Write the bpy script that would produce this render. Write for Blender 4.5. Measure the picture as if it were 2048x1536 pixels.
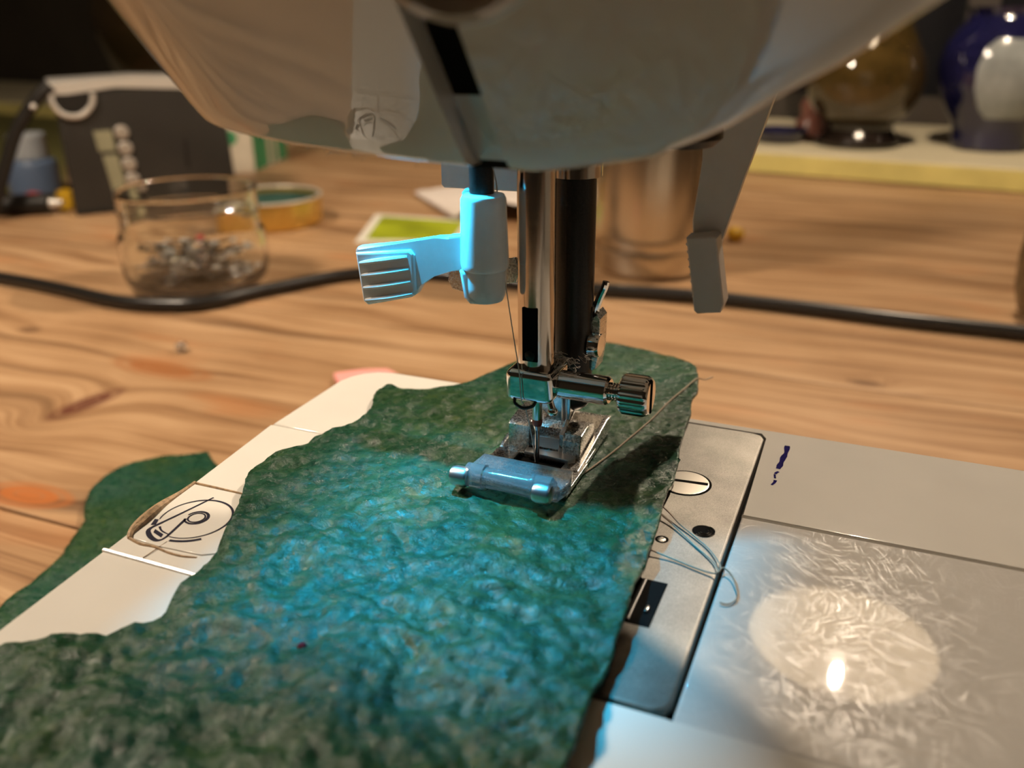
import bpy, bmesh, math, random
import numpy as np
from mathutils import Vector, Matrix, noise, geometry

# ---------------------------------------------------------------- scene basics
for o in list(bpy.data.objects):
    bpy.data.objects.remove(o)
scene = bpy.context.scene
COL = scene.collection
S = 0.001                                   # everything below is written in millimetres
random.seed(7)

# camera -------------------------------------------------------------------
cam_d = bpy.data.cameras.new('camera')
cam = bpy.data.objects.new('camera', cam_d)
COL.objects.link(cam)
scene.camera = cam
yaw, pit, roll = [math.radians(a) for a in (22.95, 22.95, -0.65)]
FW = Vector((-math.sin(yaw) * math.cos(pit), math.cos(yaw) * math.cos(pit), -math.sin(pit)))
R0 = FW.cross(Vector((0, 0, 1))).normalized()
U0 = R0.cross(FW)
RR = R0 * math.cos(roll) + U0 * math.sin(roll)
UU = -R0 * math.sin(roll) + U0 * math.cos(roll)
CP = Vector((57.17, -147.13, 86.46))
cam.matrix_world = Matrix(((RR.x, UU.x, -FW.x, CP.x * S), (RR.y, UU.y, -FW.y, CP.y * S),
                           (RR.z, UU.z, -FW.z, CP.z * S), (0, 0, 0, 1)))
cam_d.sensor_width = 36.0
cam_d.lens = 1780.0 / 2048.0 * 36.0
cam_d.clip_start = 0.004
cam_d.clip_end = 20
cam_d.dof.use_dof = True
cam_d.dof.focus_distance = 0.172
cam_d.dof.aperture_fstop = 14.0

# world: the closed room has no daylight (night) -----------------------------
w = bpy.data.worlds.new('night')
scene.world = w
w.use_nodes = True
w.node_tree.nodes['Background'].inputs[0].default_value = (0.02, 0.016, 0.012, 1)
w.node_tree.nodes['Background'].inputs[1].default_value = 0.3

scene.view_settings.view_transform = 'Standard'
scene.view_settings.look = 'None'
scene.view_settings.gamma = 1.0
scene.view_settings.use_curve_mapping = False
scene.view_settings.exposure = 0.0
scene.cycles.sample_clamp_indirect = 4.0
scene.cycles.max_bounces = 8
scene.cycles.diffuse_bounces = 3
scene.cycles.glossy_bounces = 4
scene.cycles.transmission_bounces = 8
scene.cycles.use_adaptive_sampling = True
scene.cycles.adaptive_threshold = 0.05
scene.cycles.caustics_refractive = True

# light strengths (the lamps themselves are built further down)
PENDANT_STRENGTH = 12500.0
CEILING_STRENGTH = 122.0
LED_POWER = 1.1
LED_COLOR = (0.02, 0.56, 1.0)
WARM = (1.0, 0.81, 0.61)
TABLE_Z = -60.0


# ---------------------------------------------------------------- materials
MATS = {}


def new_mat(name):
    m = bpy.data.materials.new(name)
    m.use_nodes = True
    nt = m.node_tree
    return m, nt, nt.nodes['Principled BSDF']


class NB:
    """small helper to write node maths"""

    def __init__(self, nt):
        self.nt = nt

    def n(self, t, **kw):
        nd = self.nt.nodes.new(t)
        for k, v in kw.items():
            setattr(nd, k, v)
        return nd

    def put(self, sock, v):
        if isinstance(v, (int, float)):
            sock.default_value = v
        elif isinstance(v, tuple):
            sock.default_value = v if len(v) == len(sock.default_value) else v + (1.0,)
        else:
            self.nt.links.new(v, sock)

    def math(self, op, a, b=0.0, c=None, clamp=False):
        nd = self.n('ShaderNodeMath', operation=op)
        nd.use_clamp = clamp
        self.put(nd.inputs[0], a)
        self.put(nd.inputs[1], b)
        if c is not None:
            self.put(nd.inputs[2], c)
        return nd.outputs[0]

    def vec(self, x, y, z):
        nd = self.n('ShaderNodeCombineXYZ')
        for s, v in zip(nd.inputs, (x, y, z)):
            self.put(s, v)
        return nd.outputs[0]

    def noise(self, v, scale=1.0, detail=3.0, rough=0.5, dist=0.0):
        nd = self.n('ShaderNodeTexNoise')
        if v is not None:
            self.put(nd.inputs['Vector'], v)
        self.put(nd.inputs['Scale'], scale)
        self.put(nd.inputs['Detail'], detail)
        self.put(nd.inputs['Roughness'], rough)
        self.put(nd.inputs['Distortion'], dist)
        return nd.outputs[0]

    def ramp(self, f, stops):
        nd = self.n('ShaderNodeValToRGB')
        el = nd.color_ramp.elements
        while len(el) < len(stops):
            el.new(0.5)
        for e, (p, c) in zip(el, stops):
            e.position = p
            e.color = c + (1,) if len(c) == 3 else c
        self.put(nd.inputs[0], f)
        return nd.outputs[0]

    def mix(self, f, a, b, blend='MIX'):
        nd = self.n('ShaderNodeMix', data_type='RGBA', blend_type=blend)
        self.put(nd.inputs[0], f)
        self.put(nd.inputs[6], a)
        self.put(nd.inputs[7], b)
        return nd.outputs[2]

    def mm(self):
        """position in millimetres"""
        g = self.n('ShaderNodeNewGeometry')
        v = self.n('ShaderNodeVectorMath', operation='SCALE')
        self.nt.links.new(g.outputs['Position'], v.inputs[0])
        v.inputs['Scale'].default_value = 1000.0
        return v.outputs[0]

    def sep(self, v):
        nd = self.n('ShaderNodeSeparateXYZ')
        self.put(nd.inputs[0], v)
        return nd.outputs

    def bump(self, h, strength, dist):
        nd = self.n('ShaderNodeBump')
        nd.inputs['Strength'].default_value = strength
        nd.inputs['Distance'].default_value = dist * S
        self.put(nd.inputs['Height'], h)
        return nd.outputs[0]


def mat(name, col, rough=0.4, metal=0.0, spec=0.5, coat=0.0, trans=0.0, ior=1.5, var=0.0, vscale=0.3,
        emis=None, estr=0.0, bump=0.0, bscale=1.0, sss=0.0, rvar=0.0, alpha=1.0):
    m, nt, p = new_mat(name)
    b = NB(nt)
    p.inputs['Base Color'].default_value = col + (1,)
    p.inputs['Roughness'].default_value = rough
    p.inputs['Metallic'].default_value = metal
    p.inputs['Specular IOR Level'].default_value = spec
    p.inputs['Coat Weight'].default_value = coat
    p.inputs['Coat Roughness'].default_value = 0.05
    p.inputs['Transmission Weight'].default_value = trans
    p.inputs['IOR'].default_value = ior
    p.inputs['Alpha'].default_value = alpha
    if var > 0 or rvar > 0:
        nz = b.noise(b.mm(), vscale, 2.0, 0.6)
        if var > 0:
            dark = tuple(c * (1 - var) for c in col)
            lite = tuple(min(1, c * (1 + var * 0.6)) for c in col)
            nt.links.new(b.ramp(nz, [(0.3, dark), (0.7, lite)]), p.inputs['Base Color'])
        if rvar > 0:
            nt.links.new(b.math('ADD', rough - rvar * 0.5, b.math('MULTIPLY', nz, rvar)), p.inputs['Roughness'])
    if bump > 0:
        nt.links.new(b.bump(b.noise(b.mm(), bscale, 4.0, 0.6), 1.0, bump), p.inputs['Normal'])
    if emis:
        p.inputs['Emission Color'].default_value = emis + (1,)
        p.inputs['Emission Strength'].default_value = estr
    if sss > 0:
        p.inputs['Subsurface Weight'].default_value = sss
        p.inputs['Subsurface Radius'].default_value = (0.002, 0.002, 0.002)
    MATS[name] = m
    return m


mat('white_plastic', (0.80, 0.765, 0.70), 0.10, spec=0.55, var=0.03, vscale=0.05)
mat('head_plastic', (0.48, 0.46, 0.42), 0.04, spec=0.95, var=0.02, vscale=0.05)
mat('threader_plastic', (0.78, 0.79, 0.80), 0.25, var=0.03, vscale=0.5)
mat('lifter_plastic', (0.55, 0.52, 0.48), 0.35, var=0.03, vscale=0.3)
mat('chrome', (0.80, 0.79, 0.77), 0.07, metal=1.0, rvar=0.06, vscale=2.0)
mat('worn_chrome', (0.70, 0.67, 0.62), 0.27, metal=1.0, rvar=0.30, vscale=2.5, var=0.35)
mat('bar_steel', (0.62, 0.58, 0.54), 0.16, metal=1.0, rvar=0.1, vscale=1.0)
mat('black_steel', (0.016, 0.014, 0.013), 0.30, spec=0.3, var=0.4, vscale=2.5)
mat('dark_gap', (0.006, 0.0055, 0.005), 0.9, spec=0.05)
mat('needle_steel', (0.75, 0.75, 0.75), 0.12, metal=1.0)
mat('red_band', (0.22, 0.03, 0.015), 0.4)
mat('navy_print', (0.018, 0.017, 0.034), 0.6, spec=0.15)
mat('pen_ink', (0.012, 0.008, 0.10), 0.9, spec=0.05, var=0.4, vscale=2.0)
mat('glue_brown', (0.46, 0.31, 0.18), 0.35, var=0.4, vscale=1.2, bump=0.25, bscale=1.5)
mat('black_plastic', (0.014, 0.0125, 0.011), 0.45, spec=0.25)
mat('radio_body', (0.021, 0.020, 0.018), 0.38, var=0.15, vscale=0.03)
mat('silver_paint', (0.66, 0.63, 0.58), 0.30, metal=0.55)
mat('button_metal', (0.42, 0.38, 0.33), 0.35, metal=0.5)
mat('display', (0.24, 0.23, 0.15), 0.2, var=0.1, vscale=0.05)
mat('clear_plastic', (0.92, 0.95, 0.98), 0.05, trans=0.91, ior=1.42, coat=0.6, bump=0.05, bscale=0.8)
mat('screw_metal', (0.42, 0.39, 0.34), 0.34, metal=1.0)
mat('pin_metal', (0.72, 0.72, 0.72), 0.32, metal=1.0)
mat('jar_glass', (0.985, 1.0, 0.985), 0.02, trans=1.0, ior=1.47)
mat('amber_glass', (0.046, 0.029, 0.008), 0.06, spec=0.7, var=0.4, vscale=0.04)
mat('dark_wood_base', (0.012, 0.008, 0.006), 0.15)
mat('blue_glaze', (0.006, 0.006, 0.030), 0.08, spec=0.7, var=0.3, vscale=0.04)
mat('pale_grey', (0.21, 0.225, 0.22), 0.12, var=0.25, vscale=0.06)
mat('brown_glaze', (0.030, 0.018, 0.007), 0.10, spec=0.7, var=0.3, vscale=0.02)
mat('gold_tin', (0.70, 0.46, 0.12), 0.28, metal=0.85)
mat('lid_liner', (0.03, 0.085, 0.065), 0.5, var=0.3, vscale=0.05)
mat('lid_rim', (0.62, 0.58, 0.50), 0.35, metal=0.4)
mat('steel_flask', (0.60, 0.55, 0.47), 0.24, metal=1.0, rvar=0.06, vscale=0.05)
mat('cable_rubber', (0.014, 0.013, 0.012), 0.32)
mat('card_white', (0.72, 0.69, 0.60), 0.5)
mat('card_green', (0.36, 0.42, 0.02), 0.4, var=0.35, vscale=0.03)
mat('paper', (0.70, 0.62, 0.56), 0.8, var=0.06, vscale=0.1)
mat('box_white', (0.50, 0.44, 0.34), 0.6, var=0.1, vscale=0.08)
mat('box_green', (0.03, 0.20, 0.08), 0.5)
mat('mat_olive', (0.125, 0.115, 0.032), 0.6, var=0.15, vscale=0.03)
mat('bottle_blue', (0.10, 0.14, 0.22), 0.3)
mat('bottle_cap', (0.32, 0.34, 0.36), 0.4)
mat('red_bit', (0.50, 0.05, 0.04), 0.35)
mat('yellow_bit', (0.62, 0.36, 0.02), 0.4)
mat('pink_cloth', (0.85, 0.36, 0.33), 0.7)
mat('pink_glaze', (0.25, 0.10, 0.07), 0.3)
mat('brown_ceramic', (0.10, 0.062, 0.025), 0.25, var=0.3, vscale=0.1)
mat('thread_grey', (0.42, 0.33, 0.24), 0.7)
mat('thread_white', (0.55, 0.50, 0.45), 0.6)
mat('sill_paint', (0.60, 0.53, 0.36), 0.45, var=0.06, vscale=0.02)
mat('sill_edge_paint', (0.56, 0.48, 0.16), 0.45, var=0.12, vscale=0.03)
mat('wall_dark', (0.030, 0.022, 0.014), 0.7, var=0.2, vscale=0.01)
mat('wall_paint', (0.10, 0.083, 0.062), 0.8, var=0.05, vscale=0.004)
mat('ceiling_paint', (0.11, 0.098, 0.08), 0.9, var=0.03, vscale=0.004)
mat('floor_wood', (0.10, 0.055, 0.025), 0.5, var=0.3, vscale=0.01)
mat('night_glass', (0.006, 0.006, 0.007), 0.35, spec=0.08)
mat('bulb', (1, 0.8, 0.5), 0.5, emis=WARM, estr=PENDANT_STRENGTH)
mat('globe', (1, 0.85, 0.6), 0.5, emis=WARM, estr=CEILING_STRENGTH)
mat('shade_white', (0.40, 0.37, 0.31), 0.5)
mat('shade_outer', (0.10, 0.09, 0.08), 0.4)
mat('led', (0.8, 0.9, 1), 0.3, emis=LED_COLOR, estr=20.0)
mat('gem', (0.10, 0.02, 0.03), 0.06, coat=1.0)
mat('bead_glass', (0.9, 0.9, 0.88), 0.02, trans=0.9)
mat('lint', (0.55, 0.50, 0.45), 0.9)


def brushed_plate():
    m, nt, p = new_mat('brushed_plate')
    b = NB(nt)
    v = b.mm()
    fine = b.noise(v, 5.0, 3.0, 0.7)
    big = b.noise(v, 0.06, 4.0, 0.6)
    c = b.ramp(b.math('ADD', b.math('MULTIPLY', fine, 0.5), b.math('MULTIPLY', big, 0.5)),
               [(0.36, (0.10, 0.092, 0.08)), (0.64, (0.30, 0.28, 0.245))])
    nt.links.new(c, p.inputs['Base Color'])
    p.inputs['Metallic'].default_value = 0.55
    p.inputs['Roughness'].default_value = 0.48
    nt.links.new(b.bump(fine, 0.5, 0.04), p.inputs['Normal'])
    MATS['brushed_plate'] = m


def scratched_cover():
    m, nt, p = new_mat('scratched_cover')
    b = NB(nt)
    v = b.mm()
    x, y, z = b.sep(v)
    h = None
    for i, a in enumerate((0.2, 0.9, 1.7, 2.5)):
        ca, sa = math.cos(a), math.sin(a)
        wob = b.math('MULTIPLY', b.noise(v, 0.03 + 0.01 * i, 1.0), 14.0)
        u = b.math('ADD', b.math('ADD', b.math('MULTIPLY', x, ca), b.math('MULTIPLY', y, sa)), wob)
        t = b.math('ADD', b.math('MULTIPLY', x, -sa), b.math('MULTIPLY', y, ca))
        nz = b.noise(b.vec(b.math('MULTIPLY', u, 11.0), b.math('MULTIPLY', t, 0.16), float(i * 3.7)), 1.0, 1.0, 0.5)
        ln = b.math('GREATER_THAN', nz, 0.685)
        h = ln if h is None else b.math('MAXIMUM', h, ln)
    p.inputs['Base Color'].default_value = (0.66, 0.63, 0.585, 1)
    p.inputs['Roughness'].default_value = 0.05
    p.inputs['Specular IOR Level'].default_value = 0.8
    r = b.math('ADD', 0.014, b.math('MULTIPLY', h, 0.3))
    nt.links.new(r, p.inputs['Roughness'])
    nt.links.new(b.bump(h, 0.3, 0.02), p.inputs['Normal'])
    MATS['scratched_cover'] = m


def green_sheet_mat():
    m, nt, p = new_mat('green_bioplastic')
    b = NB(nt)
    v = b.mm()
    n1 = b.noise(v, 0.035, 4.0, 0.6)
    n2 = b.noise(v, 0.42, 6.0, 0.68, 0.6)
    n3 = b.noise(v, 1.6, 3.0, 0.6)
    base = b.ramp(n2, [(0.30, (0.007, 0.036, 0.021)), (0.52, (0.014, 0.062, 0.038)), (0.68, (0.036, 0.085, 0.042)),
                       (0.82, (0.07, 0.10, 0.055))])
    olive = b.ramp(n1, [(0.40, (0.70, 1.0, 0.95)), (0.60, (1.7, 1.05, 0.5))])
    col = b.mix(0.8, base, olive, 'MULTIPLY')
    nt.links.new(col, p.inputs['Base Color'])
    nt.links.new(b.math('ADD', 0.15, b.math('MULTIPLY', n2, 0.26)), p.inputs['Roughness'])
    p.inputs['Specular IOR Level'].default_value = 0.30
    hh = b.math('ADD', b.math('MULTIPLY', n2, 1.0), b.math('MULTIPLY', n3, 0.30))
    nt.links.new(b.bump(hh, 0.8, 0.55), p.inputs['Normal'])
    MATS['green_bioplastic'] = m


def wood_mat():
    m, nt, p = new_mat('pine_wood')
    b = NB(nt)
    v = b.mm()
    x, y, z = b.sep(v)
    oi = b.n('ShaderNodeObjectInfo')
    rnd = b.math('MULTIPLY', oi.outputs['Random'], 300.0)
    xs = b.math('ADD', x, rnd)
    # slow wander of the grain
    warp = b.math('MULTIPLY', b.math('SUBTRACT', b.noise(b.vec(b.math('MULTIPLY', xs, 0.0045), b.math('MULTIPLY', y, 0.012), rnd), 1.0, 2.0), 0.5), 55.0)
    yy = b.math('ADD', y, warp)
    # knots: centre, half length, half width, tilt, push of the grain
    knots = [(-231, 90, 20, 7.5, 1.45, 14), (-230, 131, 32, 10, -0.05, 4), (-190, 27, 20, 8, 0.05, 12), (-330, 148, 8, 5, 0, 8), (60, 226, 9, 4, 0, 8), (-420, 300, 14, 8, 0, 14),
             (-620, 80, 16, 9, 0.2, 14)]
    kmask = None
    kcol = [(0.11, 0.030, 0.018), (0.30, 0.115, 0.038), (0.42, 0.13, 0.03), (0.15, 0.08, 0.04), (0.15, 0.08, 0.04), (0.16, 0.07, 0.03), (0.16, 0.06, 0.03)]
    kms = []
    for i, (cx, cy, rx, ry, an, pu) in enumerate(knots):
        dx = b.math('SUBTRACT', x, float(cx))
        dy = b.math('SUBTRACT', y, float(cy))
        ca, sa = math.cos(an), math.sin(an)
        ex = b.math('DIVIDE', b.math('ADD', b.math('MULTIPLY', dx, ca), b.math('MULTIPLY', dy, sa)), float(rx))
        ey = b.math('DIVIDE', b.math('ADD', b.math('MULTIPLY', dx, -sa), b.math('MULTIPLY', dy, ca)), float(ry))
        d2 = b.math('ADD', b.math('MULTIPLY', ex, ex), b.math('MULTIPLY', ey, ey))
        d = b.math('SQRT', d2)
        infl = b.math('POWER', 2.718, b.math('MULTIPLY', d2, -0.16))
        yy = b.math('ADD', yy, b.math('MULTIPLY', b.math('MULTIPLY', infl, float(pu)), b.math('SUBTRACT', 1.0, b.math('MULTIPLY', d, 0.25))))
        ring = b.math('MULTIPLY', b.math('SUBTRACT', 1.0, d, clamp=True), b.math('ADD', 0.65, b.math('MULTIPLY', b.math('SINE', b.math('MULTIPLY', d, 17.0)), 0.35)))
        ring = b.math('MULTIPLY', ring, 3.2, clamp=True)
        kms.append(ring)
    g1 = b.noise(b.vec(b.math('MULTIPLY', xs, 0.004), b.math('MULTIPLY', yy, 0.10), rnd), 1.0, 4.0, 0.6)
    g2 = b.noise(b.vec(b.math('MULTIPLY', xs, 0.010), b.math('MULTIPLY', yy, 0.75), rnd), 1.0, 3.0, 0.6)
    g3 = b.noise(b.vec(b.math('MULTIPLY', xs, 0.012), b.math('MULTIPLY', y, 0.020), rnd), 1.0, 4.0, 0.6)
    f = b.math('ADD', b.math('MULTIPLY', g1, 0.55), b.math('ADD', b.math('MULTIPLY', g2, 0.25), b.math('MULTIPLY', g3, 0.20)))
    col = b.ramp(f, [(0.36, (0.17, 0.085, 0.039)), (0.45, (0.31, 0.175, 0.085)), (0.53, (0.42, 0.257, 0.135)), (0.645, (0.52, 0.342, 0.195))])
    # dark streaks and brown stains
    st = b.noise(b.vec(b.math('MULTIPLY', xs, 0.0035), b.math('MULTIPLY', yy, 0.055), b.math('ADD', rnd, 17.0)), 1.0, 3.0, 0.55)
    col = b.mix(b.math('MULTIPLY', b.math('SUBTRACT', st, 0.57), 6.0, clamp=True), col, (0.13, 0.066, 0.030))
    s2 = b.noise(b.vec(b.math('MULTIPLY', x, 0.012), b.math('MULTIPLY', y, 0.03), 9.3), 1.0, 2.0, 0.5)
    col = b.mix(b.math('MULTIPLY', b.math('SUBTRACT', s2, 0.60), 3.0, clamp=True), col, (0.42, 0.15, 0.045))
    for km, kc in zip(kms, kcol):
        col = b.mix(b.math('MULTIPLY', km, 0.92), col, kc)
    nt.links.new(col, p.inputs['Base Color'])
    nt.links.new(b.math('ADD', 0.36, b.math('MULTIPLY', g3, 0.2)), p.inputs['Roughness'])
    p.inputs['Specular IOR Level'].default_value = 0.35
    MATS['pine_wood'] = m


brushed_plate()
scratched_cover()
green_sheet_mat()
wood_mat()


# ---------------------------------------------------------------- mesh helpers (mm)
def from_bm(bm):
    bm.verts.index_update()
    V = [v.co.copy() for v in bm.verts]
    F = [[v.index for v in f.verts] for f in bm.faces]
    bm.free()
    return V, F


def xf(sh, M):
    V, F = sh
    return [M @ Vector(v) for v in V], F


def mv(sh, x=0, y=0, z=0):
    return xf(sh, Matrix.Translation((x, y, z)))


def rbox(c, s, bev=0.0, seg=2, rot=None):
    bm = bmesh.new()
    bmesh.ops.create_cube(bm, size=1.0)
    bmesh.ops.scale(bm, vec=Vector(s), verts=bm.verts)
    if bev > 0:
        bmesh.ops.bevel(bm, geom=bm.edges[:], offset=min(bev, min(s) * 0.49), segments=seg, affect='EDGES', profile=0.5)
    M = Matrix.Translation(c)
    if rot is not None:
        M = M @ rot
    return xf(from_bm(bm), M)


def box2(x0, x1, y0, y1, z0, z1, bev=0.0, seg=2):
    return rbox(((x0 + x1) / 2, (y0 + y1) / 2, (z0 + z1) / 2), (abs(x1 - x0), abs(y1 - y0), abs(z1 - z0)), bev, seg)


def prism(pts, z0, z1, bev=0.0, seg=2, bottom=True, M=None):
    """pts: outline in a plane, extruded along the third axis"""
    bm = bmesh.new()
    a = 0.0
    for i in range(len(pts)):
        p, q = pts[i], pts[(i + 1) % len(pts)]
        a += p[0] * q[1] - q[0] * p[1]
    if a < 0:
        pts = pts[::-1]
    lo = [bm.verts.new((p[0], p[1], z0)) for p in pts]
    hi = [bm.verts.new((p[0], p[1], z1)) for p in pts]
    top = bm.faces.new(hi)
    bot = bm.faces.new(lo[::-1])
    n = len(pts)
    for i in range(n):
        bm.faces.new((lo[i], lo[(i + 1) % n], hi[(i + 1) % n], hi[i]))
    if bev > 0:
        ed = list(top.edges) + (list(bot.edges) if bottom else [])
        bmesh.ops.bevel(bm, geom=ed, offset=bev, segments=seg, affect='EDGES', profile=0.5)
    sh = from_bm(bm)
    return xf(sh, M) if M is not None else sh


XZ = Matrix(((1, 0, 0, 0), (0, 0, -1, 0), (0, 1, 0, 0), (0, 0, 0, 1)))      # (a,b,c) -> (a,-c,b): outline in x/z, depth along -y
YZ = Matrix(((0, 0, 1, 0), (1, 0, 0, 0), (0, 1, 0, 0), (0, 0, 0, 1)))       # (a,b,c) -> (c,a,b): outline in y/z, depth along x


def lathe(prof, n=32, c=(0, 0, 0), M=None, cap0=True, cap1=True):
    V, F = [], []
    for r, z in prof:
        for i in range(n):
            t = 2 * math.pi * i / n
            V.append(Vector((r * math.cos(t), r * math.sin(t), z)))
    k = len(prof)
    for j in range(k - 1):
        for i in range(n):
            a, b2 = j * n + i, j * n + (i + 1) % n
            F.append([a, b2, b2 + n, a + n])
    if cap0 and prof[0][0] > 1e-6:
        F.append(list(range(n))[::-1])
    if cap1 and prof[-1][0] > 1e-6:
        F.append([(k - 1) * n + i for i in range(n)])
    T = Matrix.Translation(c)
    return xf((V, F), T @ M if M is not None else T)


def cyl(p0, p1, r, n=24, r1=None, bev=0.0):
    p0, p1 = Vector(p0), Vector(p1)
    d = p1 - p0
    L = d.length
    r1 = r if r1 is None else r1
    if bev > 0:
        prof = [(r - bev, 0), (r - bev * 0.3, bev * 0.3), (r, bev), (r1, L - bev), (r1 - bev * 0.3, L - bev * 0.3), (r1 - bev, L)]
    else:
        prof = [(r, 0), (r1, L)]
    M = d.to_track_quat('Z', 'Y').to_matrix().to_4x4()
    return lathe(prof, n, tuple(p0), M)


def smooth_path(pts, sub=6):
    P = [Vector(p) for p in pts]
    out = []
    for i in range(len(P) - 1):
        p0 = P[max(i - 1, 0)]
        p1, p2 = P[i], P[i + 1]
        p3 = P[min(i + 2, len(P) - 1)]
        for k in range(sub):
            t = k / sub
            out.append(0.5 * ((2 * p1) + (p2 - p0) * t + (2 * p0 - 5 * p1 + 4 * p2 - p3) * t * t + (3 * p1 - p0 - 3 * p2 + p3) * t ** 3))
    out.append(P[-1])
    return out


def tube(pts, r, n=8, sub=6, closed=False):
    P = smooth_path(pts, sub) if sub > 1 else [Vector(p) for p in pts]
    V, F = [], []
    up = None
    for i, p in enumerate(P):
        t = (P[min(i + 1, len(P) - 1)] - P[max(i - 1, 0)]).normalized()
        if up is None:
            up = Vector((0, 0, 1)) if abs(t.z) < 0.9 else Vector((1, 0, 0))
        s = t.cross(up).normalized()
        up = s.cross(t).normalized()
        rr = r(i / (len(P) - 1)) if callable(r) else r
        for k in range(n):
            a = 2 * math.pi * k / n
            V.append(p + s * (rr * math.cos(a)) + up * (rr * math.sin(a)))
    for i in range(len(P) - 1):
        for k in range(n):
            a, b2 = i * n + k, i * n + (k + 1) % n
            F.append([a, b2, b2 + n, a + n])
    F.append(list(range(n))[::-1])
    F.append([(len(P) - 1) * n + k for k in range(n)])
    return V, F


def ribbon(pts, w, z0=0.0, h=0.06, sub=4, closed=False):
    """flat printed line in the xy plane, a hair above the surface"""
    P = [Vector((p[0], p[1], 0)) for p in pts]
    if sub > 1:
        P = smooth_path([(p.x, p.y, 0) for p in P], sub)
    V, F = [], []
    n = len(P)
    for i, p in enumerate(P):
        if closed:
            t = (P[(i + 1) % n] - P[i - 1]).normalized()
        else:
            t = (P[min(i + 1, n - 1)] - P[max(i - 1, 0)]).normalized()
        s = Vector((-t.y, t.x, 0))
        ww = w(i / (n - 1)) if callable(w) else w
        for sg in (-0.5, 0.5):
            q = p + s * (sg * ww)
            V.append(Vector((q.x, q.y, z0 + h)))
    m = n if closed else n - 1
    for i in range(m):
        a, c = 2 * i, 2 * ((i + 1) % n)
        F.append([a, c, c + 1, a + 1])
    return V, F


def ellipsoid(c, r, n=24, m=12, M=None):
    prof = [(max(1e-5, math.sin(math.pi * j / m)), -math.cos(math.pi * j / m)) for j in range(m + 1)]
    sh = lathe(prof, n, cap0=False, cap1=False)
    T = Matrix.Translation(c)
    if M is not None:
        T = T @ M
    return xf(sh, T @ Matrix.Diagonal((r[0], r[1], r[2], 1)))


ORG = {}


def thing(name, loc, label, cat, group=None):
    o = bpy.data.objects.new(name, None)
    COL.objects.link(o)
    o.empty_display_size = 0.01
    o.location = Vector(loc) * S
    ORG[o.name] = Vector(loc)
    tag(o, label, cat, group)
    return o


def tag(o, label=None, cat=None, group=None, kind=None):
    if label:
        o['label'] = label
    if cat:
        o['category'] = cat
    if group:
        o['group'] = group
    if kind:
        o['kind'] = kind
    return o


def obj(name, shapes, material, parent=None, label=None, ang=35, origin=None):
    """one mesh object; shapes are in world millimetres"""
    if isinstance(shapes, tuple):
        shapes = [shapes]
    V, F = [], []
    for v, f in shapes:
        k = len(V)
        V += v
        F += [[i + k for i in q] for q in f]
    if origin is None:
        origin = ORG[parent.name] if parent else sum((Vector(v) for v in V), Vector()) / len(V)
        if not parent:
            origin.z = min(v[2] for v in V)
    org = Vector(origin)
    me = bpy.data.meshes.new(name)
    me.from_pydata([((Vector(v) - org) * S)[:] for v in V], [], F)
    me.update()
    bm = bmesh.new()
    bm.from_mesh(me)
    bmesh.ops.recalc_face_normals(bm, faces=bm.faces)
    bm.to_mesh(me)
    bm.free()
    me.polygons.foreach_set('use_smooth', [True] * len(me.polygons))
    if ang < 180:
        me.set_sharp_from_angle(angle=math.radians(ang))
    me.materials.append(MATS[material])
    o = bpy.data.objects.new(name, me)
    COL.objects.link(o)
    if ang <= 40:
        wn = o.modifiers.new('weighted normals', 'WEIGHTED_NORMAL')
        wn.keep_sharp = True
        wn.weight = 100
    ORG[o.name] = org
    if parent:
        o.parent = parent
        o.location = (org - ORG[parent.name]) * S
    else:
        o.location = org * S
    if label:
        o['label'] = label
    return o


def structure(name, shapes, material, parent=None):
    o = obj(name, shapes, material, parent)
    if parent is None:
        o['kind'] = 'structure'
    return o


def interp(x, xs, ys):
    return float(np.interp(x, xs, ys))


# ---------------------------------------------------------------- the room
RX0, RX1, RY0, RY1 = -1900, 1500, -2000, 1300
FLOOR_Z, CEIL_Z = TABLE_Z - 740, 1650
# the window wall runs at a slight angle to the desk: line through (161,696) with direction WD
WD = Vector((-0.9915, 0.1298, 0))
WN = Vector((0.1298, 0.9915, 0))
WA = Vector((161, 696, 0))


def wall_pt(s, off, z):
    """s millimetres to the left along the wall, off millimetres behind the sill's front"""
    p = WA + WD * s + WN * off
    return Vector((p.x, p.y, z))


def wall_slab(s0, s1, o0, o1, z0, z1, bev=0.0):
    M = Matrix(((WD.x, WN.x, 0, WA.x), (WD.y, WN.y, 0, WA.y), (0, 0, 1, 0), (0, 0, 0, 1)))
    return xf(box2(s0, s1, o0, o1, z0, z1, bev), M)


structure('floor', box2(RX0, RX1, RY0, RY1, FLOOR_Z - 20, FLOOR_Z), 'floor_wood')
structure('ceiling', box2(RX0, RX1, RY0, RY1, CEIL_Z, CEIL_Z + 20), 'ceiling_paint')
structure('wall_left', box2(RX0 - 20, RX0, RY0, RY1, FLOOR_Z, CEIL_Z), 'wall_paint')
structure('wall_right', box2(RX1, RX1 + 20, RY0, RY1, FLOOR_Z, CEIL_Z), 'wall_paint')
structure('wall_front', box2(RX0, RX1, RY0 - 20, RY0, FLOOR_Z, CEIL_Z), 'wall_paint')
structure('wall_back', wall_slab(-1380, 2080, 290, 310, FLOOR_Z, CEIL_Z), 'wall_dark')
win = structure('window_1', [wall_slab(-700, 820, 272, 288, -40, -10, 1), wall_slab(-700, -650, 272, 288, -10, 900, 1),
                             wall_slab(770, 820, 272, 288, -10, 900, 1), wall_slab(-700, 820, 272, 288, 900, 950, 1),
                             wall_slab(60, 90, 272, 288, -10, 900, 1)], 'wall_dark')
structure('window_pane', wall_slab(-650, 60, 282, 286, -10, 900), 'night_glass', win)
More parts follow.
